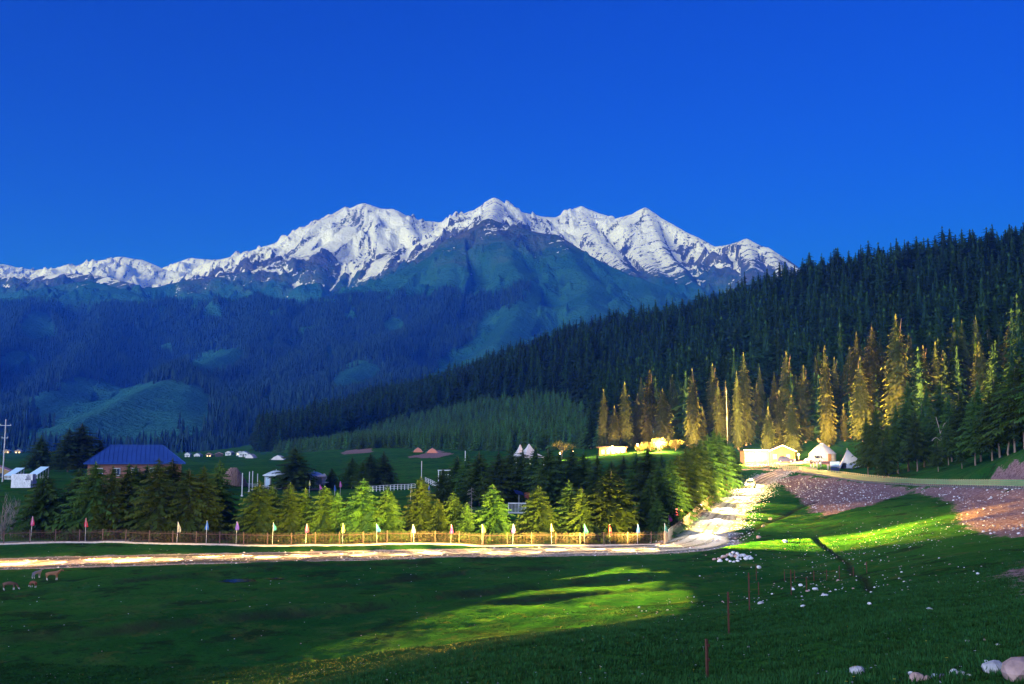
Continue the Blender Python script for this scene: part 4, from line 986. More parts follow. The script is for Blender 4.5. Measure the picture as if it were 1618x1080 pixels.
rail_fence('rail_fence', at_depth(672, 262), at_depth(692, 236), 'short white rail fence running up to the swing frame', 7, 1.2)
# ---- blue swing frame with benches
def swing():
    c = at_depth(708, 232); e = empty('swing_frame', c, .1, 'pale swing frame over a blue platform on the lawn', 'swing'); M_BL = plain('blue_boards', (.03, .06, .42), .5)
    for x in (-2.2, 0, 2.2):
        for y in (-.9, .9): m = MB(); m.tube([(x, y, 0), (x, y*.5, 4.6)], .1, 6); m.build('post', M_WHITE, e)
    m = MB(); m.tube([(-2.4, 0, 4.6), (2.4, 0, 4.6)], .13, 6); m.build('beam', M_WHITE, e)
    MB().box((.8, 1.6, 1.0), (6.2, 1.6, 2.0)).build('platform', M_BL, e)
    for x in (-1.1, 1.1):
        s = MB().box((x, -.2, 1.0), (1.2, .45, .1)).build('seat', M_BL, e)
        for k in (-.5, .5): m = MB(); m.tube([(x+k, -.2, 1.0), (x+k, 0, 4.55)], .03, 4); m.build('rope', M_WHITE, s)
swing()
# ---- pagoda tents
def pagoda(px, top, Y, w, label):
    loc = at_depth(px, Y); H = P(px, top, Y)[2]-loc[2]; e = empty('pagoda_tent', loc, .4, label, 'tent', 'white pagoda tents behind the spruces'); h0 = H-3.6
    m = MB(); prof = [(1, 0), (.72, .14), (.45, .36), (.2, .68), (.03, 1)]; vs = []
    for f, t in prof:
        for sx, sy_ in ((-1, -1), (1, -1), (1, 1), (-1, 1)): vs.append((sx*w/2*f, sy_*w/2*f, h0+3.6*t))
    m.add(vs, [(i*4+k, i*4+(k+1) % 4, i*4+4+(k+1) % 4, i*4+4+k) for i in range(4) for k in range(4)]+[(16, 17, 18, 19)]); m.build('canopy', M_FELT, e)
    for sx, sy_ in ((-1, -1), (1, -1), (1, 1), (-1, 1)): m = MB(); m.tube([(sx*w/2*.97, sy_*w/2*.97, -.2), (sx*w/2*.97, sy_*w/2*.97, h0+.02)], .1, 6); m.build('pole', M_WHITE, e)
    for k, (a, b) in enumerate(((0, 1), (1, 0), (0, -1), (-1, 0))): MB().box((a*w/2*.985, b*w/2*.985, h0-.2), (.06 if a else w*.95, .06 if b else w*.95, .4)).build('valance', M_FELT, e)
pagoda(822, 702, 300, 4.6, 'smaller white pagoda tent top behind the dark spruces'); pagoda(836, 701, 290, 6.6, 'larger white pagoda tent top behind the dark spruces')
# ---- long lit pavilion by the forest foot
def long_hut():
    c = at_depth(968, 322); z = P(968, 720, 322)[2]; e = empty('lit_pavilion', (c[0], c[1], min(c[2], z)), 0, 'long lamp-lit pavilion with a flat dark roof behind the spruces', 'pavilion'); H = P(968, 707, 322)[2]-min(c[2], z)
    MB().box((0, 0, H/2-.5), (8.2, 4.5, H+1)).build('wall', M_SHELL, e); m = MB(); m.box((-.2, -.2, H+.15), (9.4, 6, .32)); m.build('roof', M_DARK, e)
    for k in range(5): MB().box((-3.2+1.6*k, -2.3, H*.5), (.95, .12, H*.5)).build('window', M_WINDOW, e)
    for k in range(6): MB().box((-4.05+1.62*k, -2.75, H/2-.2), (.16, .16, H+.3)).build('column', M_TIMBER, e)
long_hut()
# ------------------------------------------------------------------ lamp-lit camp on the plateau
WARM, WARM2, HEAD = (1.0, .52, .15), (1.0, .72, .38), (1.0, .86, .66)
def inn():
    c = at_depth(1212, 294); z0 = c[2]-.2; e = empty('timber_inn', (c[0], c[1], z0), -.04, 'long timber inn with gabled porch outlined by glowing light strings', 'building')
    h = 3.4; w = 13.6; d = 7.0
    MB().box((-3.4, 0, h/2-.4), (7.2, d, h+.8)).build('wall', M_SHELL, e); MB().box((3.6, 0, h/2-.4), (6.7, d, h+.8)).build('wall', M_TIMBER, e)
    m = MB(); m.box((-3.6, -.4, h+.2), (7.6, d+1.6, .35)); m.build('flat_roof', M_DARK, e)
    m = MB(); m.prism([(-.4, h-.25), (3.6, h+1.35), (7.6, h-.35), (7.6, h-.1), (3.6, h+1.65), (-.4, h+.0)], -d/2-1.6, d/2+.5); rf = m.build('gable_roof', M_DARK, e)
    m = MB(); m.prism([(.1, h-.02), (3.6, h+1.25), (7.0, h-.02)], -d/2-.02, d/2); m.build('gable', M_TIMBER, e)
    for x in (.2, 7.0): MB().box((x, -d/2-1.4, h/2-.3), (.3, .3, h+.4)).build('porch_post', M_TIMBER, e)
    m = MB(); m.tube([(-.4, -d/2-1.66, h+.06), (3.6, -d/2-1.66, h+1.7), (7.6, -d/2-1.66, h-.05)], .07, 5); m.build('light_string', M_LAMP, rf)
    m = MB(); m.tube([(-7.4, -d/2-1.26, h+.42), (-.3, -d/2-1.26, h+.42)], .06, 5); m.build('light_string', M_LAMP, e)
    for x in (-5.9, -3.6, -1.4): MB().box((x, -d/2-.04, 1.9), (1.3, .1, 1.5)).build('window', M_WINDOW, e)
    MB().box((3.6, -d/2-.04, 1.15), (1.5, .1, 2.3)).build('door', M_DARK, e)
    for x in (1.7, 5.5): MB().box((x, -d/2-.04, 1.8), (1.0, .1, 1.3)).build('window', M_WINDOW, e)
    for x in (-6.9, -4.7, -2.5, -.5): MB().box((x, -d/2-.9, h/2), (.22, .22, h)).build('porch_post', M_TIMBER, e)
    MB().box((-3.6, -d/2-.9, .95), (6.6, .08, .1)).build('porch_rail', M_TIMBER, e)
    for k in range(14): MB().box((-6.7+.48*k, -d/2-.9, .5), (.06, .06, .85)).build('baluster', M_TIMBER, e)
    return c, z0
inn_c, inn_z = inn()
def lantern(px, Y, h, power, label, col=WARM, spot=None, aim=None):
    loc = at_depth(px, Y); e = empty('lantern', loc, 0, label, 'lamp', 'glowing lanterns of the camp')
    m = MB(); m.tube([(0, 0, -.2), (0, 0, h)], .06, 6); m.build('post', M_DARK, e); m = MB(); m.lathe([(0, h), (.2, h+.05), (.24, h+.3), (.14, h+.5), (0, h+.52)], 10); m.build('globe', M_LAMP, e, True); MB().box((0, 0, h+.56), (.36, .36, .06)).build('cap', M_DARK, e)
    lamp('lantern_light', (loc[0], loc[1]-.5, loc[2]+h+.2), power*.75, col, .35)
# (a lantern's own light sits in its globe's place)
def yurt(px, base_y, Y, r0, h0, h1, label, mat, lit=False, top=None):
    a = P(px, base_y, Y); loc = at_depth(px, Y); z = loc[2]; e = empty('yurt', (loc[0], Y, z), .3, label, 'yurt'); n = 28
    m = MB(); m.lathe([(r0, -.3), (r0, h0)], n); m.build('felt_wall', mat, e, True)
    m = MB(); m.lathe([(r0+.12, h0-.12), (r0*.80, h0+(h1-h0)*.30), (r0*.5, h0+(h1-h0)*.62), (r0*.16, h0+(h1-h0)*.95), (0, h1)], n); rf = m.build('felt_roof', mat, e, True)
    for k in range(n): a_ = 6.283*k/n; m = MB(); m.tube([((r0+.14)*math.cos(a_), (r0+.14)*math.sin(a_), h0-.05), (r0*.5*math.cos(a_), r0*.5*math.sin(a_), h0+(h1-h0)*.62+.05), (r0*.16*math.cos(a_), r0*.16*math.sin(a_), h0+(h1-h0)*.95+.05)], .045, 4); m.build('roof_rib', M_TIMBER if lit else M_GREY, rf)
    m = MB(); m.lathe([(r0*.17, h1-.15), (r0*.17, h1+.12), (r0*.1, h1+.25), (0, h1+.28)], 12); m.build('crown_ring', M_DARK if lit else M_GREY, e)
    MB().box((-.2, -r0-.02, 1.0), (1.0, .14, 2.0)).build('door', M_TIMBER, e)
    for zz in (.5, h0-.35): m = MB(); m.lathe([(r0+.03, zz), (r0+.03, zz+.12)], n); m.build('band', M_TIMBER if lit else M_GREY, e)
yurt(1301, 728, 287, 3.7, 2.0, 4.9, 'white felt yurt with ribbed conical roof behind the white van', M_FELT)
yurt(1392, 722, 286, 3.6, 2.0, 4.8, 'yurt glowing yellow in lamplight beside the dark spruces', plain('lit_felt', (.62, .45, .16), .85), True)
# ---- sagging grey tent with a display board
def tent():
    c = at_depth(1341, 264); e = empty('grey_tent', c, 0, 'grey-blue canvas tent with a peaked top and trailing side', 'tent'); k = mpp(264)
    pk = (-.1, 0, 5.0); ring = [(-2.6, -1.6, 0), (-1.3, -2.3, 0), (.4, -2.4, 0), (2.2, -2.0, .35), (3.6, -1.4, 1.0), (4.2, -.4, 1.35), (2.6, 1.6, .4), (.4, 2.4, 0), (-1.8, 2.0, 0), (-2.9, .2, 0)]
    m = MB(); n = len(ring); vs = [pk]
    for f in (.33, .68, 1.0):
        for i, (x, y, z) in enumerate(ring):
            sag = -.55*math.sin(f*math.pi)*(1 if i % 2 else .6); vs.append((pk[0]+(x-pk[0])*f, pk[1]+(y-pk[1])*f, pk[2]+(z-pk[2])*f+sag*.6))
    fs = [(0, 1+i, 1+(i+1) % n) for i in range(n)]+[(1+j*n+i, 1+j*n+n+i, 1+j*n+n+(i+1) % n, 1+j*n+(i+1) % n) for j in range(2) for i in range(n) if not (i == 0 and j == 1)]
    m.add(vs, fs); o = m.build('canvas', M_TENT, e, True); sd = o.modifiers.new('t', 'SOLIDIFY'); sd.thickness = .03
    m = MB(); m.tube([(-.1, 0, 0), (-.1, 0, 5.2)], .07, 6); m.build('pole', M_GREY, e)
    m = MB(); m.tube([(4.2, -.4, 0), (4.2, -.4, 1.45)], .08, 6); m.build('prop', M_WHITE, e)
    for a, b in (((4.2, -.4, 1.35), (6.2, -.8, .9)),): m = MB(); m.quad((3.6, -1.4, 1.0), (5.9, -1.2, 1.3), (6.3, -.5, 1.5), (4.2, -.4, 1.35), .03); m.build('awning', M_FELT, e)
tent()
def board():
    n = NT('landscape_poster'); g = n.new('ShaderNodeSeparateXYZ'); n.l.new(n.obj(), g.inputs[0]); zf = n.ramp(n.math('ADD', g.outputs[2], n.math('MULTIPLY', n.noise(2.2, 4), .7)), 1.6, 2.6)
    n.base(n.mix(zf, (.10, .12, .30), (.45, .68, .85))); n.b.inputs['Roughness'].default_value = .4
    c = at_depth(1320, 258); e = empty('display_board', c, .05, 'blue landscape display board standing in front of the grey tent', 'board')
    MB().box((0, 0, 1.9), (2.5, .08, 1.35)).build('poster', n.mat, e); 
    for s in (-1, 1): MB().box((s*1.1, .1, .9), (.1, .1, 2.0)).build('leg', M_DARK, e)
    MB().box((0, .02, .6), (2.3, .06, 1.0)).build('skirt', plain('dark_blue_panel', (.02, .03, .10)), e)
board()
# ---- vehicles
M_TYRE = plain('tyre_rubber', (.02, .02, .02), .8, .2); M_RIM = plain('wheel_rim', (.5, .5, .52), .3, .1, metal=.8)
def paint(name, c):
    m = plain(name, c, .25, .05); m.node_tree.nodes['Principled BSDF'].inputs['Coat Weight'].default_value = .6; return m
M_TAIL = glow('red_tail_lamp', (1, .05, .02), 2.0); M_HEADL = glow('headlamp', (1.0, .93, .78), 40.0)
def car(loc, rz, col, label, kind='suv', headlights=False, cat='car'):
    e = empty('parked_car' if not headlights else 'car', loc, rz, label, cat)     # nose towards local -Y
    if kind == 'suv': L, Wd, prof, glass = 4.7, 1.85, [(-2.35,.35),(-2.35,.85),(-2.2,1.0),(-1.1,1.08),(-.45,1.68),(1.7,1.72),(2.2,1.15),(2.33,1.0),(2.35,.35)], [(-.98,1.12),(-.42,1.60),(1.62,1.63),(2.08,1.15)]
    else: L, Wd, prof, glass = 4.9, 1.9, [(-2.45,.32),(-2.45,.8),(-2.3,.98),(-1.55,1.18),(-.75,1.95),(2.3,2.0),(2.42,1.2),(2.45,.32)], [(-1.35,1.25),(-.72,1.85),(2.2,1.88),(2.3,1.22)]
    n = len(prof); m = MB(); vs = []
    for sx, f in ((-1, .86), (-1, 1.0), (1, 1.0), (1, .86)):
        for y, z in prof: t = 1 if z < 1.12 else .86; vs.append((sx*Wd/2*(f if z < 1.12 else f*.88), y*(1 if f == 1 else .985), z if f == 1.0 else (z+.0)))
    fs = [(j*n+i, j*n+(i+1) % n, j*n+n+(i+1) % n, j*n+n+i) for j in range(3) for i in range(n)]+[tuple(range(n)), tuple(range(4*n-1, 3*n-1, -1))]
    m.add(vs, fs); b = m.build('body', col, e); bv = b.modifiers.new('b', 'BEVEL'); bv.width = .06; bv.segments = 2; bv.limit_method = 'ANGLE'
    for sx in (-1, 1):
        k = len(glass); cuts = [0, .34, .68, 1.0]
        def edge(t, top):
            y0 = glass[0][0]+(glass[3][0]-glass[0][0])*t if not top else glass[1][0]+(glass[2][0]-glass[1][0])*t
            z = (glass[0][1]+(glass[3][1]-glass[0][1])*t) if not top else (glass[1][1]+(glass[2][1]-glass[1][1])*t); return y0, z
        for a in range(3):
            t0, t1 = cuts[a]+.02, cuts[a+1]-.02; q = [edge(t0, 0), edge(t1, 0), edge(t1, 1), edge(t0, 1)]; X0 = sx*(Wd/2*.885+.012); m = MB(); m.quad(*[(X0*(1.0), y, z) for y, z in q], .02*sx); m.build('side_window', M_GLASS, e)
    y0, z0 = prof[3]; y1, z1 = prof[4]; m = MB(); m.quad((-Wd*.40, y0-.03, z0+.08), (Wd*.40, y0-.03, z0+.08), (Wd*.36, y1-.03, z1-.08), (-Wd*.36, y1-.03, z1-.08), -.025); m.build('windscreen', M_GLASS, e)
    for sx in (-1, 1):
        for y in (-L*.31, L*.30):
            w = empty('wheel', (sx*(Wd/2-.1), y, .36)); w.parent = e; m = MB(); m.tube([(-.11, 0, 0), (.11, 0, 0)], .36, 16); m.build('tyre', M_TYRE, w); m = MB(); m.tube([(-.12, 0, 0), (.12, 0, 0)], .21, 10); m.build('rim', M_RIM, w)
        m = MB(); m.box((sx*Wd*.34, -L/2+.02, .78), (.42, .12, .2)); m.build('headlight', M_HEADL if headlights else M_WHITE, e); m = MB(); m.box((sx*Wd*.36, L/2-.02, .95), (.28, .1, .3)); m.build('tail_light', M_TAIL, e)
        m = MB(); m.box((sx*(Wd/2+.06), prof[3][0]+.35, 1.16), (.16, .1, .14)); m.build('mirror', col, e)
    MB().box((0, -L/2+.03, .5), (Wd*.9, .14, .22)).build('bumper', M_TYRE, e); MB().box((0, L/2-.03, .5), (Wd*.9, .14, .22)).build('bumper', M_TYRE, e)
    for sx in (-.62, .62): m = MB(); m.tube([(sx, -.3, prof[4][1]+.08), (sx, 1.5, prof[4][1]+.1)], .03, 4); m.build('roof_rail', M_TYRE, e)
    return e
car(at_depth(1243, 283), math.radians(68), paint('dark_violet_paint', (.05, .04, .09)), 'dark sport utility car parked in front of the gabled porch', 'suv')
car(at_depth(1287, 280), math.radians(-72), paint('white_paint_van', (.62, .64, .72)), 'white minivan with dark window band parked before the white yurt', 'van', cat='van')
# the car that came down the ramp with its headlights on
ci = min(range(len(LOWS)), key=lambda i: abs(LOWS[i].y-214)); cp = LOWS[ci]; cd = (LOWS[ci-2]-LOWS[ci+2]).normalized()
car((cp.x, cp.y, cp.z-.06), math.atan2(cd.x, -cd.y), paint('silver_paint', (.35, .36, .38)), 'silver car with blazing headlights coming down the ramp road', 'suv', True)
# ---- people by the fence
def person(px, Y, top, bottom, skin, hat, label, seed, pose=0):
    loc = at_depth(px, Y); e = empty('person', loc, R.uniform(-.6, .6), label, 'person'); r = random.Random(seed); H = 1.7
    me = bpy.data.meshes.new('body'); V = [(0,0,.92),(0,0,1.12),(0,-.01,1.34),(0,0,1.46),(0,-.01,1.58),(0,-.01,1.68)]; Ed = [(0,1),(1,2),(2,3),(3,4),(4,5)]; Rd = [.145,.125,.15,.055,.095,.07]
    sp = .10+.05*pose
    for s in (-1, 1):
        b = len(V); V += [(s*.10,0,.88),(s*sp,-.02,.48),(s*(sp+.02),.02,.08),(s*(sp+.03),-.14,.04)]; Ed += [(0,b),(b,b+1),(b+1,b+2),(b+2,b+3)]; Rd += [.10,.065,.045,.04]
        b = len(V); V += [(s*.19,0,1.38),(s*.25,.02,1.12),(s*.22,-.14-.1*pose,.93),(s*.21,-.2-.1*pose,.87)]; Ed += [(2,b),(b,b+1),(b+1,b+2),(b+2,b+3)]; Rd += [.065,.048,.036,.035]
    me.from_pydata(V, Ed, []); o = bpy.data.objects.new('body', me); COL.objects.link(o); o.parent = e
    o.modifiers.new('skin', 'SKIN')
    for i, q in enumerate(Rd): me.skin_vertices[0].data[i].radius = (q, q*.85 if i < 3 else q); 
    me.skin_vertices[0].data[0].use_root = True
    ss_ = o.modifiers.new('sub', 'SUBSURF'); ss_.levels = ss_.render_levels = 1
    n = NT('clothed_figure'); g = n.new('ShaderNodeSeparateXYZ'); n.l.new(n.obj(), g.inputs[0]); z = g.outputs[2]
    c = n.mix(n.ramp(z, .90, .94), bottom, top); c = n.mix(n.ramp(z, 1.45, 1.48), c, skin); n.base(c); me.materials.append(n.mat)
    m = MB(); m.lathe([(.105, 1.60), (.108, 1.68), (.08, 1.76), (0, 1.79)], 10, (0, .01, 0)); m.build('hair', plain('hair', (.02, .015, .012)), e, True)
    if hat: m = MB(); m.lathe([(.17, 1.70), (.11, 1.72), (.10, 1.82), (0, 1.84)], 10); m.build('hat', plain('hat_cloth', hat), e, True)
SK = (.45, .28, .20)
person(1282, 268, (.75, .72, .78), (.30, .28, .40), SK, None, 'person in pale clothes standing at the railing before the white van', 1)
person(1286.5, 269, (.70, .60, .52), (.60, .58, .62), SK, None, 'person in pale top second along the railing before the van', 2)
person(1291.5, 268, (.55, .42, .60), (.45, .40, .55), SK, None, 'person in lilac clothes third along the railing before the van', 3, 1)
person(1296.5, 267, (.72, .70, .70), (.05, .05, .07), SK, (.02, .02, .02), 'person in white jacket and black hat beside the white pole', 4)
person(1309, 262, (.50, .38, .34), (.60, .50, .46), SK, (.60, .10, .08), 'person with a red hat standing left of the display board', 5, 1)
utility_pole(1298, 708, 268, 'slim white pole between the van and the yurt', False)
_l = at_depth(1298, 268); _t = P(1298, 709, 268)[2]
lamp('added_bend_light', (_l[0], _l[1]-.6, _t), 1.2e5, (1.0, .70, .16), .3, 24, G(1200, 806), .9)  # light added at the pole top to brighten the grass inside the bend
for i, (px, Y, h, pw, lb) in enumerate([(1186,288,2.2,26000,'glowing lantern at the end of the inn by the spruces'),(1200,287,2.2,26000,'glowing lantern before the inn windows'),(1226,284,2.0,16000,'glowing lantern between inn windows and dark car'),(1263,282,2.0,22000,'glowing lantern right of the dark car'),(1286,272,1.7,5000,'glowing lantern above the people at the railing'),(1398,284,2.4,12000,'glowing lantern beside the yellow yurt')]):
    lantern(px, Y, h, pw, lb)
# flood lamps that wash the old spruces
for fi, (px, Y, pw, ax, ay, aY) in enumerate([(975,312,330000,975,640,333),(1045,308,380000,1040,640,328),(1100,302,420000,1097,640,318),(1155,302,420000,1172,630,322),(1205,301,420000,1190,600,336),(1262,301,420000,1270,610,330),(1330,298,520000,1312,610,317),(1362,292,620000,1372,590,316),(1400,286,900000,1430,560,297),(1440,262,900000,1490,590,292),(1455,258,800000,1545,560,287)]):
    loc = at_depth(px, Y); e = empty('flood_lamp', loc, 0, None, None)
    tag(e, f'small ground flood lamp shining up at the old spruces, {ordinal(fi)} from the long pavilion', 'lamp', 'flood lamps at the forest foot')
    m = MB(); m.box((0, 0, .5), (.5, .3, .36)); m.build('housing', M_DARK, e); m = MB(); m.tube([(0, 0, -.1), (0, 0, .4)], .05, 5); m.build('stand', M_DARK, e)
    lamp('flood_light', (loc[0], loc[1], loc[2]+1.0), pw*.85, (1.0, .47, .09) if px > 1300 else (1.0, .54, .14), .5, 85, P(ax, ay, aY), .9)
for fi, (px, Y, pw) in enumerate([(1040, 305, 34000), (1008, 312, 22000), (968, 315, 6000), (905, 318, 15000), (885, 318, 9000)]):
    lantern(px, Y, 2.2, pw, f'glowing lantern at the forest foot, {ordinal(fi)} westwards from the golden trees')
# ---- lamp-lit broadleaf bushes
M_LEAF = plain('yellow_green_leaves', (.16, .15, .03), .7, .5, 2.0, c2=(.07, .08, .02))
def broadleaf(px, top, Y, w, label, seed):
    loc, H = by_top(px, top, Y); r = np.random.RandomState(seed); e = empty('broadleaf_tree', loc, 0, label, 'tree', 'lamp-lit broadleaf trees')
    m = MB(); m.tube([(0, 0, -.2), (.1, 0, H*.35), (0, .1, H*.8)], [.16, .12, .03], 6)
    for k in range(6): a = k*1.05; m.tube([(0, 0, H*.3+.1*k), (w*.25*math.cos(a), w*.25*math.sin(a), H*.6), (w*.4*math.cos(a), w*.4*math.sin(a), H*.8)], [.07, .04, .01], 4)
    m.build('trunk', M_BARK, e); cl = [(r.randn()*w*.22, r.randn()*w*.22, H*(.35+.5*r.rand()), w*(.12+.12*r.rand())) for _ in range(16)]; V = []; F = []
    for x, y, z, q in cl:
        for _ in range(110):
            d = r.randn(3); d /= np.linalg.norm(d); p = np.array([x, y, z])+d*q*r.rand()**.4; u = r.randn(3)*.13; v = r.randn(3)*.13; b = len(V); V += [p, p+u, p+v]; F.append((b, b+1, b+2))
    mesh_np('crown', V, F, [M_LEAF], e, False)
for i, (px, top, Y, w, lb) in enumerate([(1028,696,312,4.2,'lamp-lit golden broadleaf tree nearest the lit pavilion'),(1042,692,314,4.6,'tallest lamp-lit golden broadleaf tree behind the spruces'),(1068,694,312,3.8,'round lamp-lit golden broadleaf tree below the tallest spruce'),(888,694,330,6.0,'dim reddish bushy tree behind the dark spruce row'),(1012,704,310,3.0,'low lamp-lit bush between pavilion and golden trees')]): broadleaf(px, top, Y, w, lb, i+3)
# ---- white pen with a solar panel
def pen():
    c = at_depth(817, 176); e = empty('white_pen', c, 0, 'small white barred pen on the lawn between the spruces', 'pen'); w, d, h = 3.0, 2.0, 1.75
    for s in (-1, 1):
        for t in (-1, 1): MB().box((s*w/2, t*d/2, h/2), (.12, .12, h+.15)).build('post', M_WHITE, e)
        for zz in (.12, h): MB().box((0, s*d/2, zz), (w, .08, .08)).build('rail', M_WHITE, e); MB().box((s*w/2, 0, zz), (.08, d, .08)).build('rail', M_WHITE, e)
        for k in range(1, 12): MB().box((-w/2+w*k/12, s*d/2, h/2), (.05, .04, h-.1)).build('bar', M_WHITE, e)
        for k in range(1, 8): MB().box((s*w/2, -d/2+d*k/8, h/2), (.04, .05, h-.1)).build('bar', M_WHITE, e)
pen()
c = at_depth(820, 186); e = empty('solar_panel', c, .5, 'tilted dark blue solar panel on a leg behind the white pen', 'solar panel')
m = MB(); m.quad((-.9, -.5, 2.6), (.9, -.5, 2.2), (.9, .6, 2.9), (-.9, .6, 3.3), .06); m.build('panel', plain('solar_glass', (.02, .03, .12), .15), e); m = MB(); m.tube([(0, 0, 0), (0, 0, 2.7)], .05, 6); m.build('leg', M_GREY, e)
c = at_depth(833, 188); m = MB(); m.box((c[0], c[1], c[2]+.9), (.5, .5, 1.8)); m.box((c[0], c[1], c[2]+2.1), (1.0, .2, 1.1), .3); tag(m.build('sign_board', plain('red_board', (.30, .08, .06))), 'small reddish board on a stout post behind the white pen', 'sign')
# ---- hut high in the forest
c = at_depth(1013, 735); z = P(1013, 541, 735)[2]; cabin('forest_hut', (c[0], c[1], max(c[2], z-2)), .2, 8, 6, 9.0, 2.2, plain('brown_boards', (.26, .13, .08)), plain('slate_roof', (.10, .14, .18)), 'brown lookout hut with a grey roof rising above the hillside forest', 'hut')
# ---- far hamlet on the valley floor and the lit one on the slope
HAM = [(296,722,640,4.5,'white'),(312,719,700,6,'white'),(330,721,690,5,'dark'),(345,720,720,7,'dark'),(362,716,760,7,'white'),(378,719,700,6,'white'),(385,722,560,7,'white')]
for i, (px, by, Y, w, k) in enumerate(HAM):
    loc = at_depth(px, Y); cabin('cabin', loc, R.uniform(-.4, .4), w*.75, w*.6, 2.0, 1.2, M_GREY if k == 'white' else M_DARK, M_GREY if k == 'white' else M_PINKROOF, f'tiny {"white" if k=="white" else "dark"} cabin of the far hamlet, {ordinal(i)} from the house', 'cabin', i in (2, 5), 'cabins of the far hamlet')
for i, (px, Y, w) in enumerate([(396, 520, 5.0), (440, 470, 6.5), (660, 455, 4.5), (683, 440, 5.0)]):
    loc = at_depth(px, Y); e = empty('tarpaulin_tent', loc, R.uniform(-.3, .3), ['small white tent on the green rise by the far hamlet', 'pale low tent on the green rise behind the left pavilion', 'low reddish tent at the plantation foot', 'low tent on the bare earth at the plantation foot'][i], 'tent')
    m = MB(); m.prism([(-w/2, 0), (-w*.3, 1.3), (0, 2.2), (w*.3, 1.3), (w/2, 0)], -2, 2); m.build('sheet', M_FELT if i < 2 else plain('red_sheet', (.5, .18, .12)), e); m = MB(); m.tube([(-w*.62, -2, .05), (0, -2, 2.2), (w*.62, -2, .05)], .04, 4); m.build('guy_rope', M_GREY, e)
mgz = lambda px, Y: float(np.interp(Y, mrow, [bil(mZ, np.array([ray(px, 700)[0]]), np.array([y]))[0] for y in mrow])) if Y > 1400 else at_depth(px, Y)[2]
for i, (px, py, Y) in enumerate([(64, 684, 1480), (71, 683, 1490), (78, 684, 1485), (30, 711, 1250), (12, 704, 1280)]):
    p = P(px, py, Y); z = max(at_depth(px, Y)[2], float(bil(mZ, np.array([ray(px, 700)[0]]), np.array([float(Y)]))[0]) if Y > 1380 else -99); cabin('cabin', (p[0], Y, z-.5), 0, 8, 6, 4.0, 1.8, M_SHELL, M_FELT, f'tiny lit cabin on the far grassy slope, {ordinal(i)} of the lit hamlet', 'cabin', True, 'lit cabins on the far slope')
# ------------------------------------------------------------------ the car's headlights, and added spot lamps along the gravel road
def along(i): return LOWS[i], (LOWS[min(i+1, len(LOWS)-1)]-LOWS[max(i-1, 0)]).normalized()
def road_idx(px): return min(range(len(LOWS)), key=lambda i: abs(CX+FPX*LOWS[i].x/LOWS[i].y-px)+(1e3 if LOWS[i].y > 122 else 0))
def head(p, aim, power, cone=70, col=HEAD, h=.75): lamp('car_and_added_beam', (p.x, p.y, p.z+h), power, col, .12, cone, aim, .8)  # added spot lamp with no car at it, for headlights of passing cars
for s in (-.6, .6):
    q = cp+cd*2.45+Vector((cd.y, -cd.x, 0))*s; lamp('car_and_added_beam', (q.x, q.y, q.z+.72), 60000*LK, HEAD, .10, 80, q+cd*40+Vector((0, 0, -.6)), .8)
corner = min(range(len(LOWS)), key=lambda i: abs(LOWS[i].y-128))
for y0, pw in ((190, 30000), (165, 30000), (146, 30000), (129, 26000)):
    i = min(range(len(LOWS)), key=lambda i: abs(LOWS[i].y-y0)); p, t = along(i); head(p, p-t*30+Vector((0, 0, -1.0)), pw*LK, 75)
# out of the bend over the meadow in front
p, t = along(corner)
for ax in (760, 850, 930, 1010): head(p, Vector((*G(ax, 970)[:2], G(ax, 970)[2]-.25)), 1.7e7*LK, 5.2, (1.0, .60, .05), 2.2)
# along the lower road, both ways
for k, px in enumerate(range(-60, 1060, 30)):
    i = road_idx(px); p, t = along(i); sg = -1 if k % 3 else 1; wm = sstep(0, 700, np.array([px]))[0]
    q = p+Vector((0, -.9 if k % 2 else 1.2, 0)); head(q, q+t*sg*11+Vector((0, 0, -1.0)), (9500+5500*(1-wm))*LK, 120, (1.0, .50+.12*wm, .10+.11*wm))
# up to the fence and the trees behind it
for px, tx, pw in [(1020,930,150000),(960,850,220000),(880,760,220000),(790,670,240000),(700,590,200000),(600,510,130000),(520,440,80000),(330,240,30000)]:
    i = road_idx(px); p, t = along(i); head(p-Vector((0, 3, 0)), Vector(P(tx, 790, 125)), pw*2.4*LK, 46, (1.0, .68, .10), 1.0)
# across the bend onto the right-hand slope
p, t = along(road_idx(1040))
for ax, ay, pw, cn in ((1270,864,1.4e6,24),(1310,858,2.4e6,15),(1345,850,3.4e6,14),(1385,840,2.6e6,12)): head(p, Vector(G(ax, ay)), pw*LK, cn, (1.0, .62, .05), 2.2)
# from the top of the ramp: grass inside the bend, and the spruces beside the ramp
p, t = along(min(range(len(LOWS)), key=lambda i: abs(LOWS[i].y-232)))
head(p, Vector(G(1200, 812)), 1.0e6*LK, 24, (1.0, .72, .12), 1.6)
for y0, gx_, gy_, pw in ((146, 1215, 830, 5e5), (160, 1220, 818, 6e5), (178, 1222, 802, 6e5)):
    p, t = along(min(range(len(LOWS)), key=lambda i: abs(LOWS[i].y-y0))); head(p, Vector(G(gx_, gy_)), pw*LK, 36, (1.0, .64, .07), 1.8)
for y0, tx, ty, tY in ((126, 1110, 760, 165), (150, 1140, 735, 196), (172, 1158, 725, 215), (192, 1168, 725, 229)):
    p, t = along(min(range(len(LOWS)), key=lambda i: abs(LOWS[i].y-y0))); head(p+Vector((1.2, 0, 0)), Vector(P(tx, ty, tY)), 4.5e5*LK, 60, (1.0, .72, .16), 1.2)

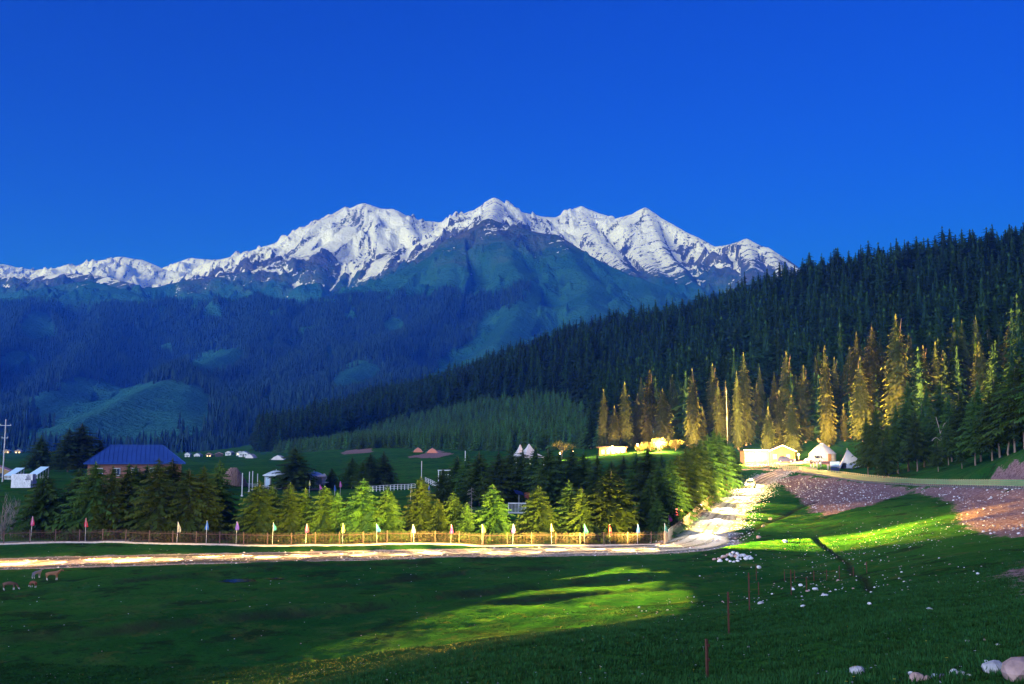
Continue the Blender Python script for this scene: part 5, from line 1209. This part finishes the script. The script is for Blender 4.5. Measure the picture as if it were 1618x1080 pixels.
# ------------------------------------------------------------------ stones, posts, calves
def stone_data(seed, mat, flat=.7):
    bm = bmesh.new(); bmesh.ops.create_icosphere(bm, subdivisions=2, radius=.5); r = random.Random(seed); off = Vector((r.random()*9, r.random()*9, r.random()*9))
    from mathutils import noise as mn
    pl = [(Vector((r.uniform(-1, 1), r.uniform(-1, 1), r.uniform(-.6, 1))).normalized(), r.uniform(.30, .44)) for _ in range(7)]
    for v in bm.verts:
        for nrm, d in pl:
            k = v.co.dot(nrm)-d
            if k > 0: v.co -= nrm*k*.9
        v.co *= 1+.16*mn.noise(v.co*2.6+off); v.co.z *= flat
    me = bpy.data.meshes.new('stone'); bm.to_mesh(me); bm.free(); me.materials.append(mat); return me
STN = {k: [stone_data(i+s, m) for i in range(4)] for s, (k, m) in enumerate((('grey', M_STONE), ('pink', M_STONE_P), ('white', M_STONE_W), ('blue grey', plain('blue_grey_stone', (.30, .36, .42), .85, .3, 3, bump=.4)), ('dark', plain('dark_stone', (.10, .09, .13), .85, .3, 3, bump=.4))))}
def stone(px, py, wpx, col, label, i=0, name='stone', group=None, tall=1.0, loc=None):
    p = loc or on_ground(px, py); w = wpx*mpp(p[1]); z = gz(p[0], p[1]) if loc is None else p[2]
    o = link_mesh(name, STN[col][i % 4], None, (p[0], p[1], z+w*.16*tall), R.uniform(0, 6.28), (w, w*.8, w*tall)); return tag(o, label, 'rock' if w > .45 else 'stone', group)
for i, (px, py, w, c, lb, tl) in enumerate([
 (1572,1066,42,'grey','large pale grey boulder lying alone in the foreground grass',.8),(1558,1054,9,'white','small white stone touching the back of the pale boulder',1),
 (1356,1076,34,'grey','low grey-pink boulder cut by the lower edge of the picture',.9),(1372,1069,12,'blue grey','small blue-grey stone leaning on the low boulder',1),
 (1449,1078,26,'pink','rounded pink boulder at the end of the stone row',1),(1440,1072,12,'white','white stone behind the rounded pink boulder',1),(1465,1076,13,'pink','dull red stone in the row beside the pink boulder',1.1),(1477,1074,13,'blue grey','blue-grey stone in the middle of the stone row',1),(1490,1074,16,'dark','dark violet stone in the stone row',.9),(1507,1070,18,'white','pointed white stone in the stone row',1.3),(1520,1070,16,'grey','grey stone beside the pointed white one',.9),(1532,1071,9,'white','small white stone at the far end of the stone row',1),(1488,1079,9,'white','little white stone in front of the dark one',1),
 (1383,1054,7,'pink','little pink stone in the grass above the low boulder',1),(1375,1062,7,'white','little white stone in the grass above the low boulder',1),
 (1470,965,13,'white','bright white stone alone on the dark grass slope',.8),(1374,958,7,'white','small white stone on the dark slope left of the bright one',1),(1202,954,14,'grey','pale stone beside the fence posts below the slope',.8),(1269,965,9,'white','white stone on the rim of the dark grass slope',.8),(1199,899,9,'white','round white stone below the stone pile',1),
 (1241,857,9,'white','pale boulder at the foot of the lit slope',1),(1199,851,9,'pink','pale pink boulder beside the ramp bend',1),(1206,830,7,'pink','small pale boulder on the grass inside the bend',1),(1217,821,7,'pink','pale boulder highest on the grass inside the bend',1),
 (1265,927,8,'white','white stone of the cluster by the rusty posts, left end',1),(1276,933,9,'pink','flat pink stone of the cluster by the rusty posts',.7),(1288,930,10,'white','flat white stone of the cluster by the rusty posts',.7),(1253,932,7,'white','small white stone beside the left rusty post',1),(1303,941,13,'white','broad low white stone at the right of the cluster',.6),(1324,918,6,'pink','small pink stone above the cluster',1),
 (1530,1020,9,'grey','greyish stone in the right foreground grass',.8),(1556,1019,6,'pink','small reddish stone in the right foreground grass',1),(1577,1022,8,'white','white stone in the right foreground grass',.7),(1516,1029,7,'pink','flat pinkish stone in the right foreground grass',.6),
 (1545,908,7,'white','white stone near the bare earth on the right',1),(1613,1078,70,'pink','big reddish earth boulder at the lower right corner',.9)]): stone(px, py, w, c, lb, i, 'boulder' if w > 20 else 'stone', None, tl)
# heap of white stones where the ramp meets the road
r = random.Random(21)
hc = on_ground(1158, 884); pts = []
for k in range(46):
    a = r.uniform(0, 6.28); q = r.random()**.6; x = hc[0]+math.cos(a)*q*1.9; y = hc[1]+math.sin(a)*q*2.2; h = max(0, 1-q*1.25)
    pts.append((x, y, h*.65))
for k, (x, y, h) in enumerate(pts):
    w = r.uniform(.28, .6); o = link_mesh('heap_stone', STN['white' if k % 4 else 'pink'][k % 4], None, (x, y, gz(x, y)+h+w*.12), r.uniform(0, 6.28), (w, w*.85, w*.9)); tag(o, 'pale stone in the heap beside the road bend', 'stone', 'stones heaped beside the road bend')
# rusty posts with sagging wire
RP = [(1111,1050,1092,20.5),(1146,945,1012,33),(1179,905,966,41),(1191,880,905,84),(1235,906,922,82),(1251,908,925,80),(1281,914,930,78),(1301,922,936,76),(1321,924,943,73),(1343,926,942,74),(1245,918,956,58),(1269,930,952,60),(1194,915,931,64),(1364,932,940,73)]
rp = []
for i, (px, t, b, Y) in enumerate(RP):
    a = at_depth(px, Y); H = max(.8, min(1.5, (b-t)*mpp(Y))); e = empty('fence_post', a, R.uniform(0, 1), ['rusty iron post cut by the lower picture edge','tall rusty iron post on the rim of the dark grass slope','rusty iron post just beyond the tallest one'][i] if i < 3 else f'short rusty iron post in the hollow, {ordinal(i-3)} from the stone heap', 'post', 'rusty iron posts')
    m = MB(); m.box((0, 0, H/2-.1), (.045, .045, H+.2)); m.build('shaft', M_RUST, e); m = MB(); m.box((0, -.03, H*.85), (.08, .03, .05)); m.build('clip', M_RUST, e); m = MB(); m.box((0, -.03, H*.5), (.08, .03, .05)); m.build('clip', M_RUST, e); rp.append((a, H))
for (i, j) in ((4, 5), (5, 6), (6, 7), (7, 8), (8, 9)):
    (a, ha), (b, hb) = rp[i], rp[j]
    for f in (.85, .5):
        A = Vector(a)+Vector((0, 0, ha*f)); B = Vector(b)+Vector((0, 0, hb*f)); m = MB(); m.tube([A.lerp(B, k/8)-Vector((0, 0, .12*math.sin(math.pi*k/8))) for k in range(9)], .007, 3)
        tag(m.build('fence_wire', M_RUST), f'{"upper" if f > .6 else "lower"} rusty wire sagging between iron posts, {ordinal(i-4)} span of the hollow', 'wire', 'wires between the rusty posts')
# calves grazing by the road
def calf(px, py, wpx, face, col, label, graze=True, name='calf'):
    p = on_ground(px, py); s = wpx*mpp(p[1])/1.5; e = empty(name, (p[0], p[1], p[2]), face, label, 'calf', 'calves grazing beside the road'); e.scale = (s, s, s)
    V = [(-.62,0,.98),(-.25,0,.92),(.2,0,.92),(.55,0,.98)]; Ed = [(0,1),(1,2),(2,3)]; Rr = [.22,.26,.25,.2]
    hd = [(.80,0,.80),(1.0,0,.42),(1.12,0,.22),(1.2,0,.10)] if graze else [(.78,0,1.15),(1.0,0,1.36),(1.2,0,1.30),(1.32,0,1.22)]
    b = 4; V += hd; Ed += [(3,4),(4,5),(5,6),(6,7)]; Rr += [.15,.12,.11,.07]
    for sy_ in (-1, 1):
        b = len(V); V += [(.50,sy_*.13,.72),(.50+.03*sy_,sy_*.13,.40),(.50+.05*sy_,sy_*.13,.03)]; Ed += [(3,b),(b,b+1),(b+1,b+2)]; Rr += [.10,.055,.05]
        b = len(V); V += [(-.62,sy_*.14,.70),(-.72-.05*sy_,sy_*.14,.42),(-.64-.07*sy_,sy_*.14,.03)]; Ed += [(0,b),(b,b+1),(b+1,b+2)]; Rr += [.13,.055,.05]
    b = len(V); V += [(-.84,0,.95),(-.90,0,.55)]; Ed += [(0,b),(b,b+1)]; Rr += [.04,.025]
    me = bpy.data.meshes.new('body'); me.from_pydata(V, Ed, []); o = bpy.data.objects.new('body', me); COL.objects.link(o); o.parent = e
    o.modifiers.new('skin', 'SKIN')
    for i, q in enumerate(Rr): me.skin_vertices[0].data[i].radius = (q, q)
    me.skin_vertices[0].data[0].use_root = True; ss_ = o.modifiers.new('sub', 'SUBSURF'); ss_.levels = ss_.render_levels = 2
    n = NT('calf_hide'); g = n.new('ShaderNodeSeparateXYZ'); n.l.new(n.obj(), g.inputs[0]); n.base(n.mix(n.ramp(g.outputs[2], .36, .30), col, (.4, .38, .36))); n.b.inputs['Roughness'].default_value = .8; me.materials.append(n.mat)
    hx_, hz_ = hd[1][0], hd[1][2]+.06
    for sy_ in (-1, 1): m = MB(); m.add([(hx_-.06, sy_*.08, hz_+.06), (hx_+.04, sy_*.08, hz_+.06), (hx_-.02, sy_*.28, hz_+.02)], [(0, 1, 2)]); k = m.build('ear', n.mat, e); k.modifiers.new('t', 'SOLIDIFY').thickness = .025
calf(15, 934, 18, .3, (.10, .05, .035), 'brown calf with pale legs grazing, farthest from the road')
calf(52, 932, 14, 2.6, (.13, .04, .025), 'small reddish calf grazing between the other calves')
calf(58, 914, 15, 1.2, (.16, .16, .2), 'pale grey calf standing close to the road edge', False)
calf(83, 916, 18, .2, (.20, .09, .045), 'tan calf striding beside the road', False)

# ------------------------------------------------------------------ ground cover
rs2 = np.random.RandomState(5)
M_GRASS = needle_mat('grass_blades', (0.006, 0.036, 0.011), (0.022, 0.082, 0.018), (0.042, 0.092, 0.021))
def tuft(k):
    r = random.Random(k); V = []; F = []; S = []
    for i in range(9):
        a = r.uniform(0, 6.28); q = r.uniform(0, .09); x, y = q*math.cos(a), q*math.sin(a); h = r.uniform(.05, .12); w = .010; l = r.uniform(.02, .07); b = len(V); c_, s_ = math.cos(a+1.57)*w, math.sin(a+1.57)*w
        V += [(x-c_, y-s_, -.01), (x+c_, y+s_, -.01), (x+l*math.cos(a), y+l*math.sin(a), h)]; F.append((b, b+1, b+2)); S += [.1, .1, r.uniform(.4, 1)]
    return mesh_np('tuft', V, F, [M_GRASS], attrs={'shade': S}, link=False, smooth=False)
def fan(n, y0, y1, half=.60, pad=6):
    Y = np.sqrt(rs2.uniform(y0*y0, y1*y1, n)); return rs2.uniform(-1, 1, n)*(Y*half+pad), Y
def bare_mask(X, Y):
    b = np.zeros(len(X))
    for pl in DIRT: b = np.maximum(b, poly_soft(X, Y, [p[:2] for p in pl], 1.2))
    b = np.maximum(b, 1-sstep(3.0, 4.6, poly_dist(X, Y, LOWS)[0])); b = np.maximum(b, 1-sstep(2.6, 3.6, poly_dist(X, Y, UPRS)[0]))
    return np.maximum(b, 1-sstep(.9, 1.6, poly_dist(X, Y, PATH)[0]))
GX, GY, GS = [], [], []
for n, y0, y1, sc in ((110000, 11, 38, 1.0), (60000, 36, 50, .8), (30000, 48, 66, .45)):
    x, y = fan(n, y0, y1); k = rs2.rand(n) > bare_mask(x, y)*1.05+.25*sstep(.1, .5, fbm(x*.4, y*.4, 3)); GX.append(x[k]); GY.append(y[k]); GS.append(sc*(.5+.9*rs2.rand(k.sum())+.9*fbm(x[k]*.5, y[k]*.5, 3)))
GX, GY, GS = map(np.concatenate, (GX, GY, GS)); GZ = ground_z(GX, GY)
scatter('meadow_grass', np.stack([GX, GY, GZ], -1), np.stack([GS, GS, GS*.8], -1), rs2.rand(len(GX))*6.28, rs2.randint(0, 4, len(GX)), [tuft(k) for k in range(4)], 'short grazed grass covering the meadow', 'grass')
# pebbles on the flank, the bank and along the road
def peb(k, m):
    me = stone_data(60+k, m); return me
PB = [peb(0, M_STONE_W), peb(1, M_STONE_P), peb(2, M_STONE)]
x1, y1 = fan(500, 20, 130, .6); w1 = .10+0*x1
cx_ = np.array([G(1400,850)[0], G(1450,840)[0], G(1300,930)[0], G(1330,880)[0]]); cy_ = np.array([G(1400,850)[1], G(1450,840)[1], G(1300,930)[1], G(1330,880)[1]])
x2 = np.concatenate([rs2.randn(210)*7+a for a in cx_]); y2 = np.concatenate([rs2.randn(210)*8+a for a in cy_])
s_i = rs2.randint(0, len(LOWS), 5200); off = np.sign(rs2.rand(5200)-.30)*(2.6+np.abs(rs2.randn(5200))*.8)
tx = np.array([(LOWS[min(i+1, len(LOWS)-1)]-LOWS[max(i-1, 0)]).normalized()[:2] for i in range(len(LOWS))]); lx_ = np.array([p[:2] for p in LOWS])
x3 = lx_[s_i, 0]+tx[s_i, 1]*off+rs2.randn(5200)*1.2; y3 = lx_[s_i, 1]-tx[s_i, 0]*off+rs2.randn(5200)*.6
d0 = np.array([p[:2] for p in DIRT[0]]); x4 = rs2.uniform(d0[:, 0].min(), d0[:, 0].max(), 5200); y4 = rs2.uniform(d0[:, 1].min(), d0[:, 1].max(), 5200); k = in_poly(x4, y4, d0); x4, y4 = x4[k], y4[k]
PX = np.concatenate([x1, x2, x3, x4]); PY = np.concatenate([y1, y2, y3, y4])
PS = np.concatenate([.04+.05*rs2.rand(len(x1)), .05+.13*rs2.rand(len(x2))**3, .08+.22*rs2.rand(len(x3))**2, .07+.25*rs2.rand(len(x4))**3])
PZ = ground_z(PX, PY)+.01; onroad = poly_dist(PX, PY, LOWS)[0] < 2.4; PZ = PZ+.03*onroad
scatter('loose_pebbles', np.stack([PX, PY, PZ], -1), PS, rs2.rand(len(PX))*6.28, rs2.choice(3, len(PX), p=[.5, .25, .25]), PB, 'loose pale pebbles strewn over slope and road edges', 'pebbles')
M_YEL = plain('yellow_petals', (.75, .60, .04), .6); M_WHF = plain('white_petals', (.75, .75, .78), .6)
def flower(m):
    V = []; F = []
    for i in range(5):
        a = 1.257*i; b = len(V); V += [(0, 0, .10), (.028*math.cos(a-.5), .028*math.sin(a-.5), .108), (.034*math.cos(a), .034*math.sin(a), .102), (.028*math.cos(a+.5), .028*math.sin(a+.5), .108)]; F += [(b, b+1, b+2), (b, b+2, b+3)]
    b = len(V); V += [(-.003, 0, 0), (.003, 0, 0), (0, 0, .10)]; F.append((b, b+1, b+2)); return mesh_np('flower', V, F, [m], link=False)
x, y = fan(1500, 12, 48); k = fbm(x*.15, y*.15, 2) > -.05; x, y = x[k], y[k]
scatter('meadow_flowers', np.stack([x, y, ground_z(x, y)], -1), .4+.3*rs2.rand(len(x)), rs2.rand(len(x))*6.28, rs2.choice(2, len(x), p=[.7, .3]), [flower(M_YEL), flower(M_WHF)], 'tiny yellow and white flowers dotting the foreground grass', 'flowers')
# puddle in the hollow
def puddle(px, py, rx, ry):
    p = on_ground(px, py); m = MB(); n = 26; vs = [(p[0]+rx*math.cos(6.283*k/n)*(1+.25*math.sin(k*1.9)), p[1]+ry*math.sin(6.283*k/n)*(1+.2*math.sin(k*2.7)), p[2]+.07) for k in range(n)]; m.add(vs, [tuple(range(n))])
    n_ = NT('still_water'); n_.base((.012, .016, .02)); n_.b.inputs['Roughness'].default_value = .06; n_.b.inputs['Specular IOR Level'].default_value = .5; tag(m.build('puddle', n_.mat), kind='structure')
puddle(378, 918, 1.6, 1.1); puddle(435, 917, .8, .6)
# ------------------------------------------------------------------ evening air
def haze():
    m = MB(); m.box((0, 6200, 1235), (17000, 13400, 2490)); 
    n = NT('haze'); n.n.remove(n.b)
    pv = n.new('ShaderNodeVolumePrincipled'); pv.inputs['Color'].default_value = (0.03, 0.18, 1.0, 1)
    pv.inputs['Absorption Color'].default_value = (1, 1, 1, 1); pv.inputs['Density'].default_value = HAZE; pv.inputs['Anisotropy'].default_value = 0.1
    n.l.new(pv.outputs[0], n.out.inputs['Volume'])
    o = m.build('haze', n.mat); tag(o, 'thin blue evening air lying over the whole valley', 'haze', None, 'stuff')
HAZE = 1.1e-4
haze()
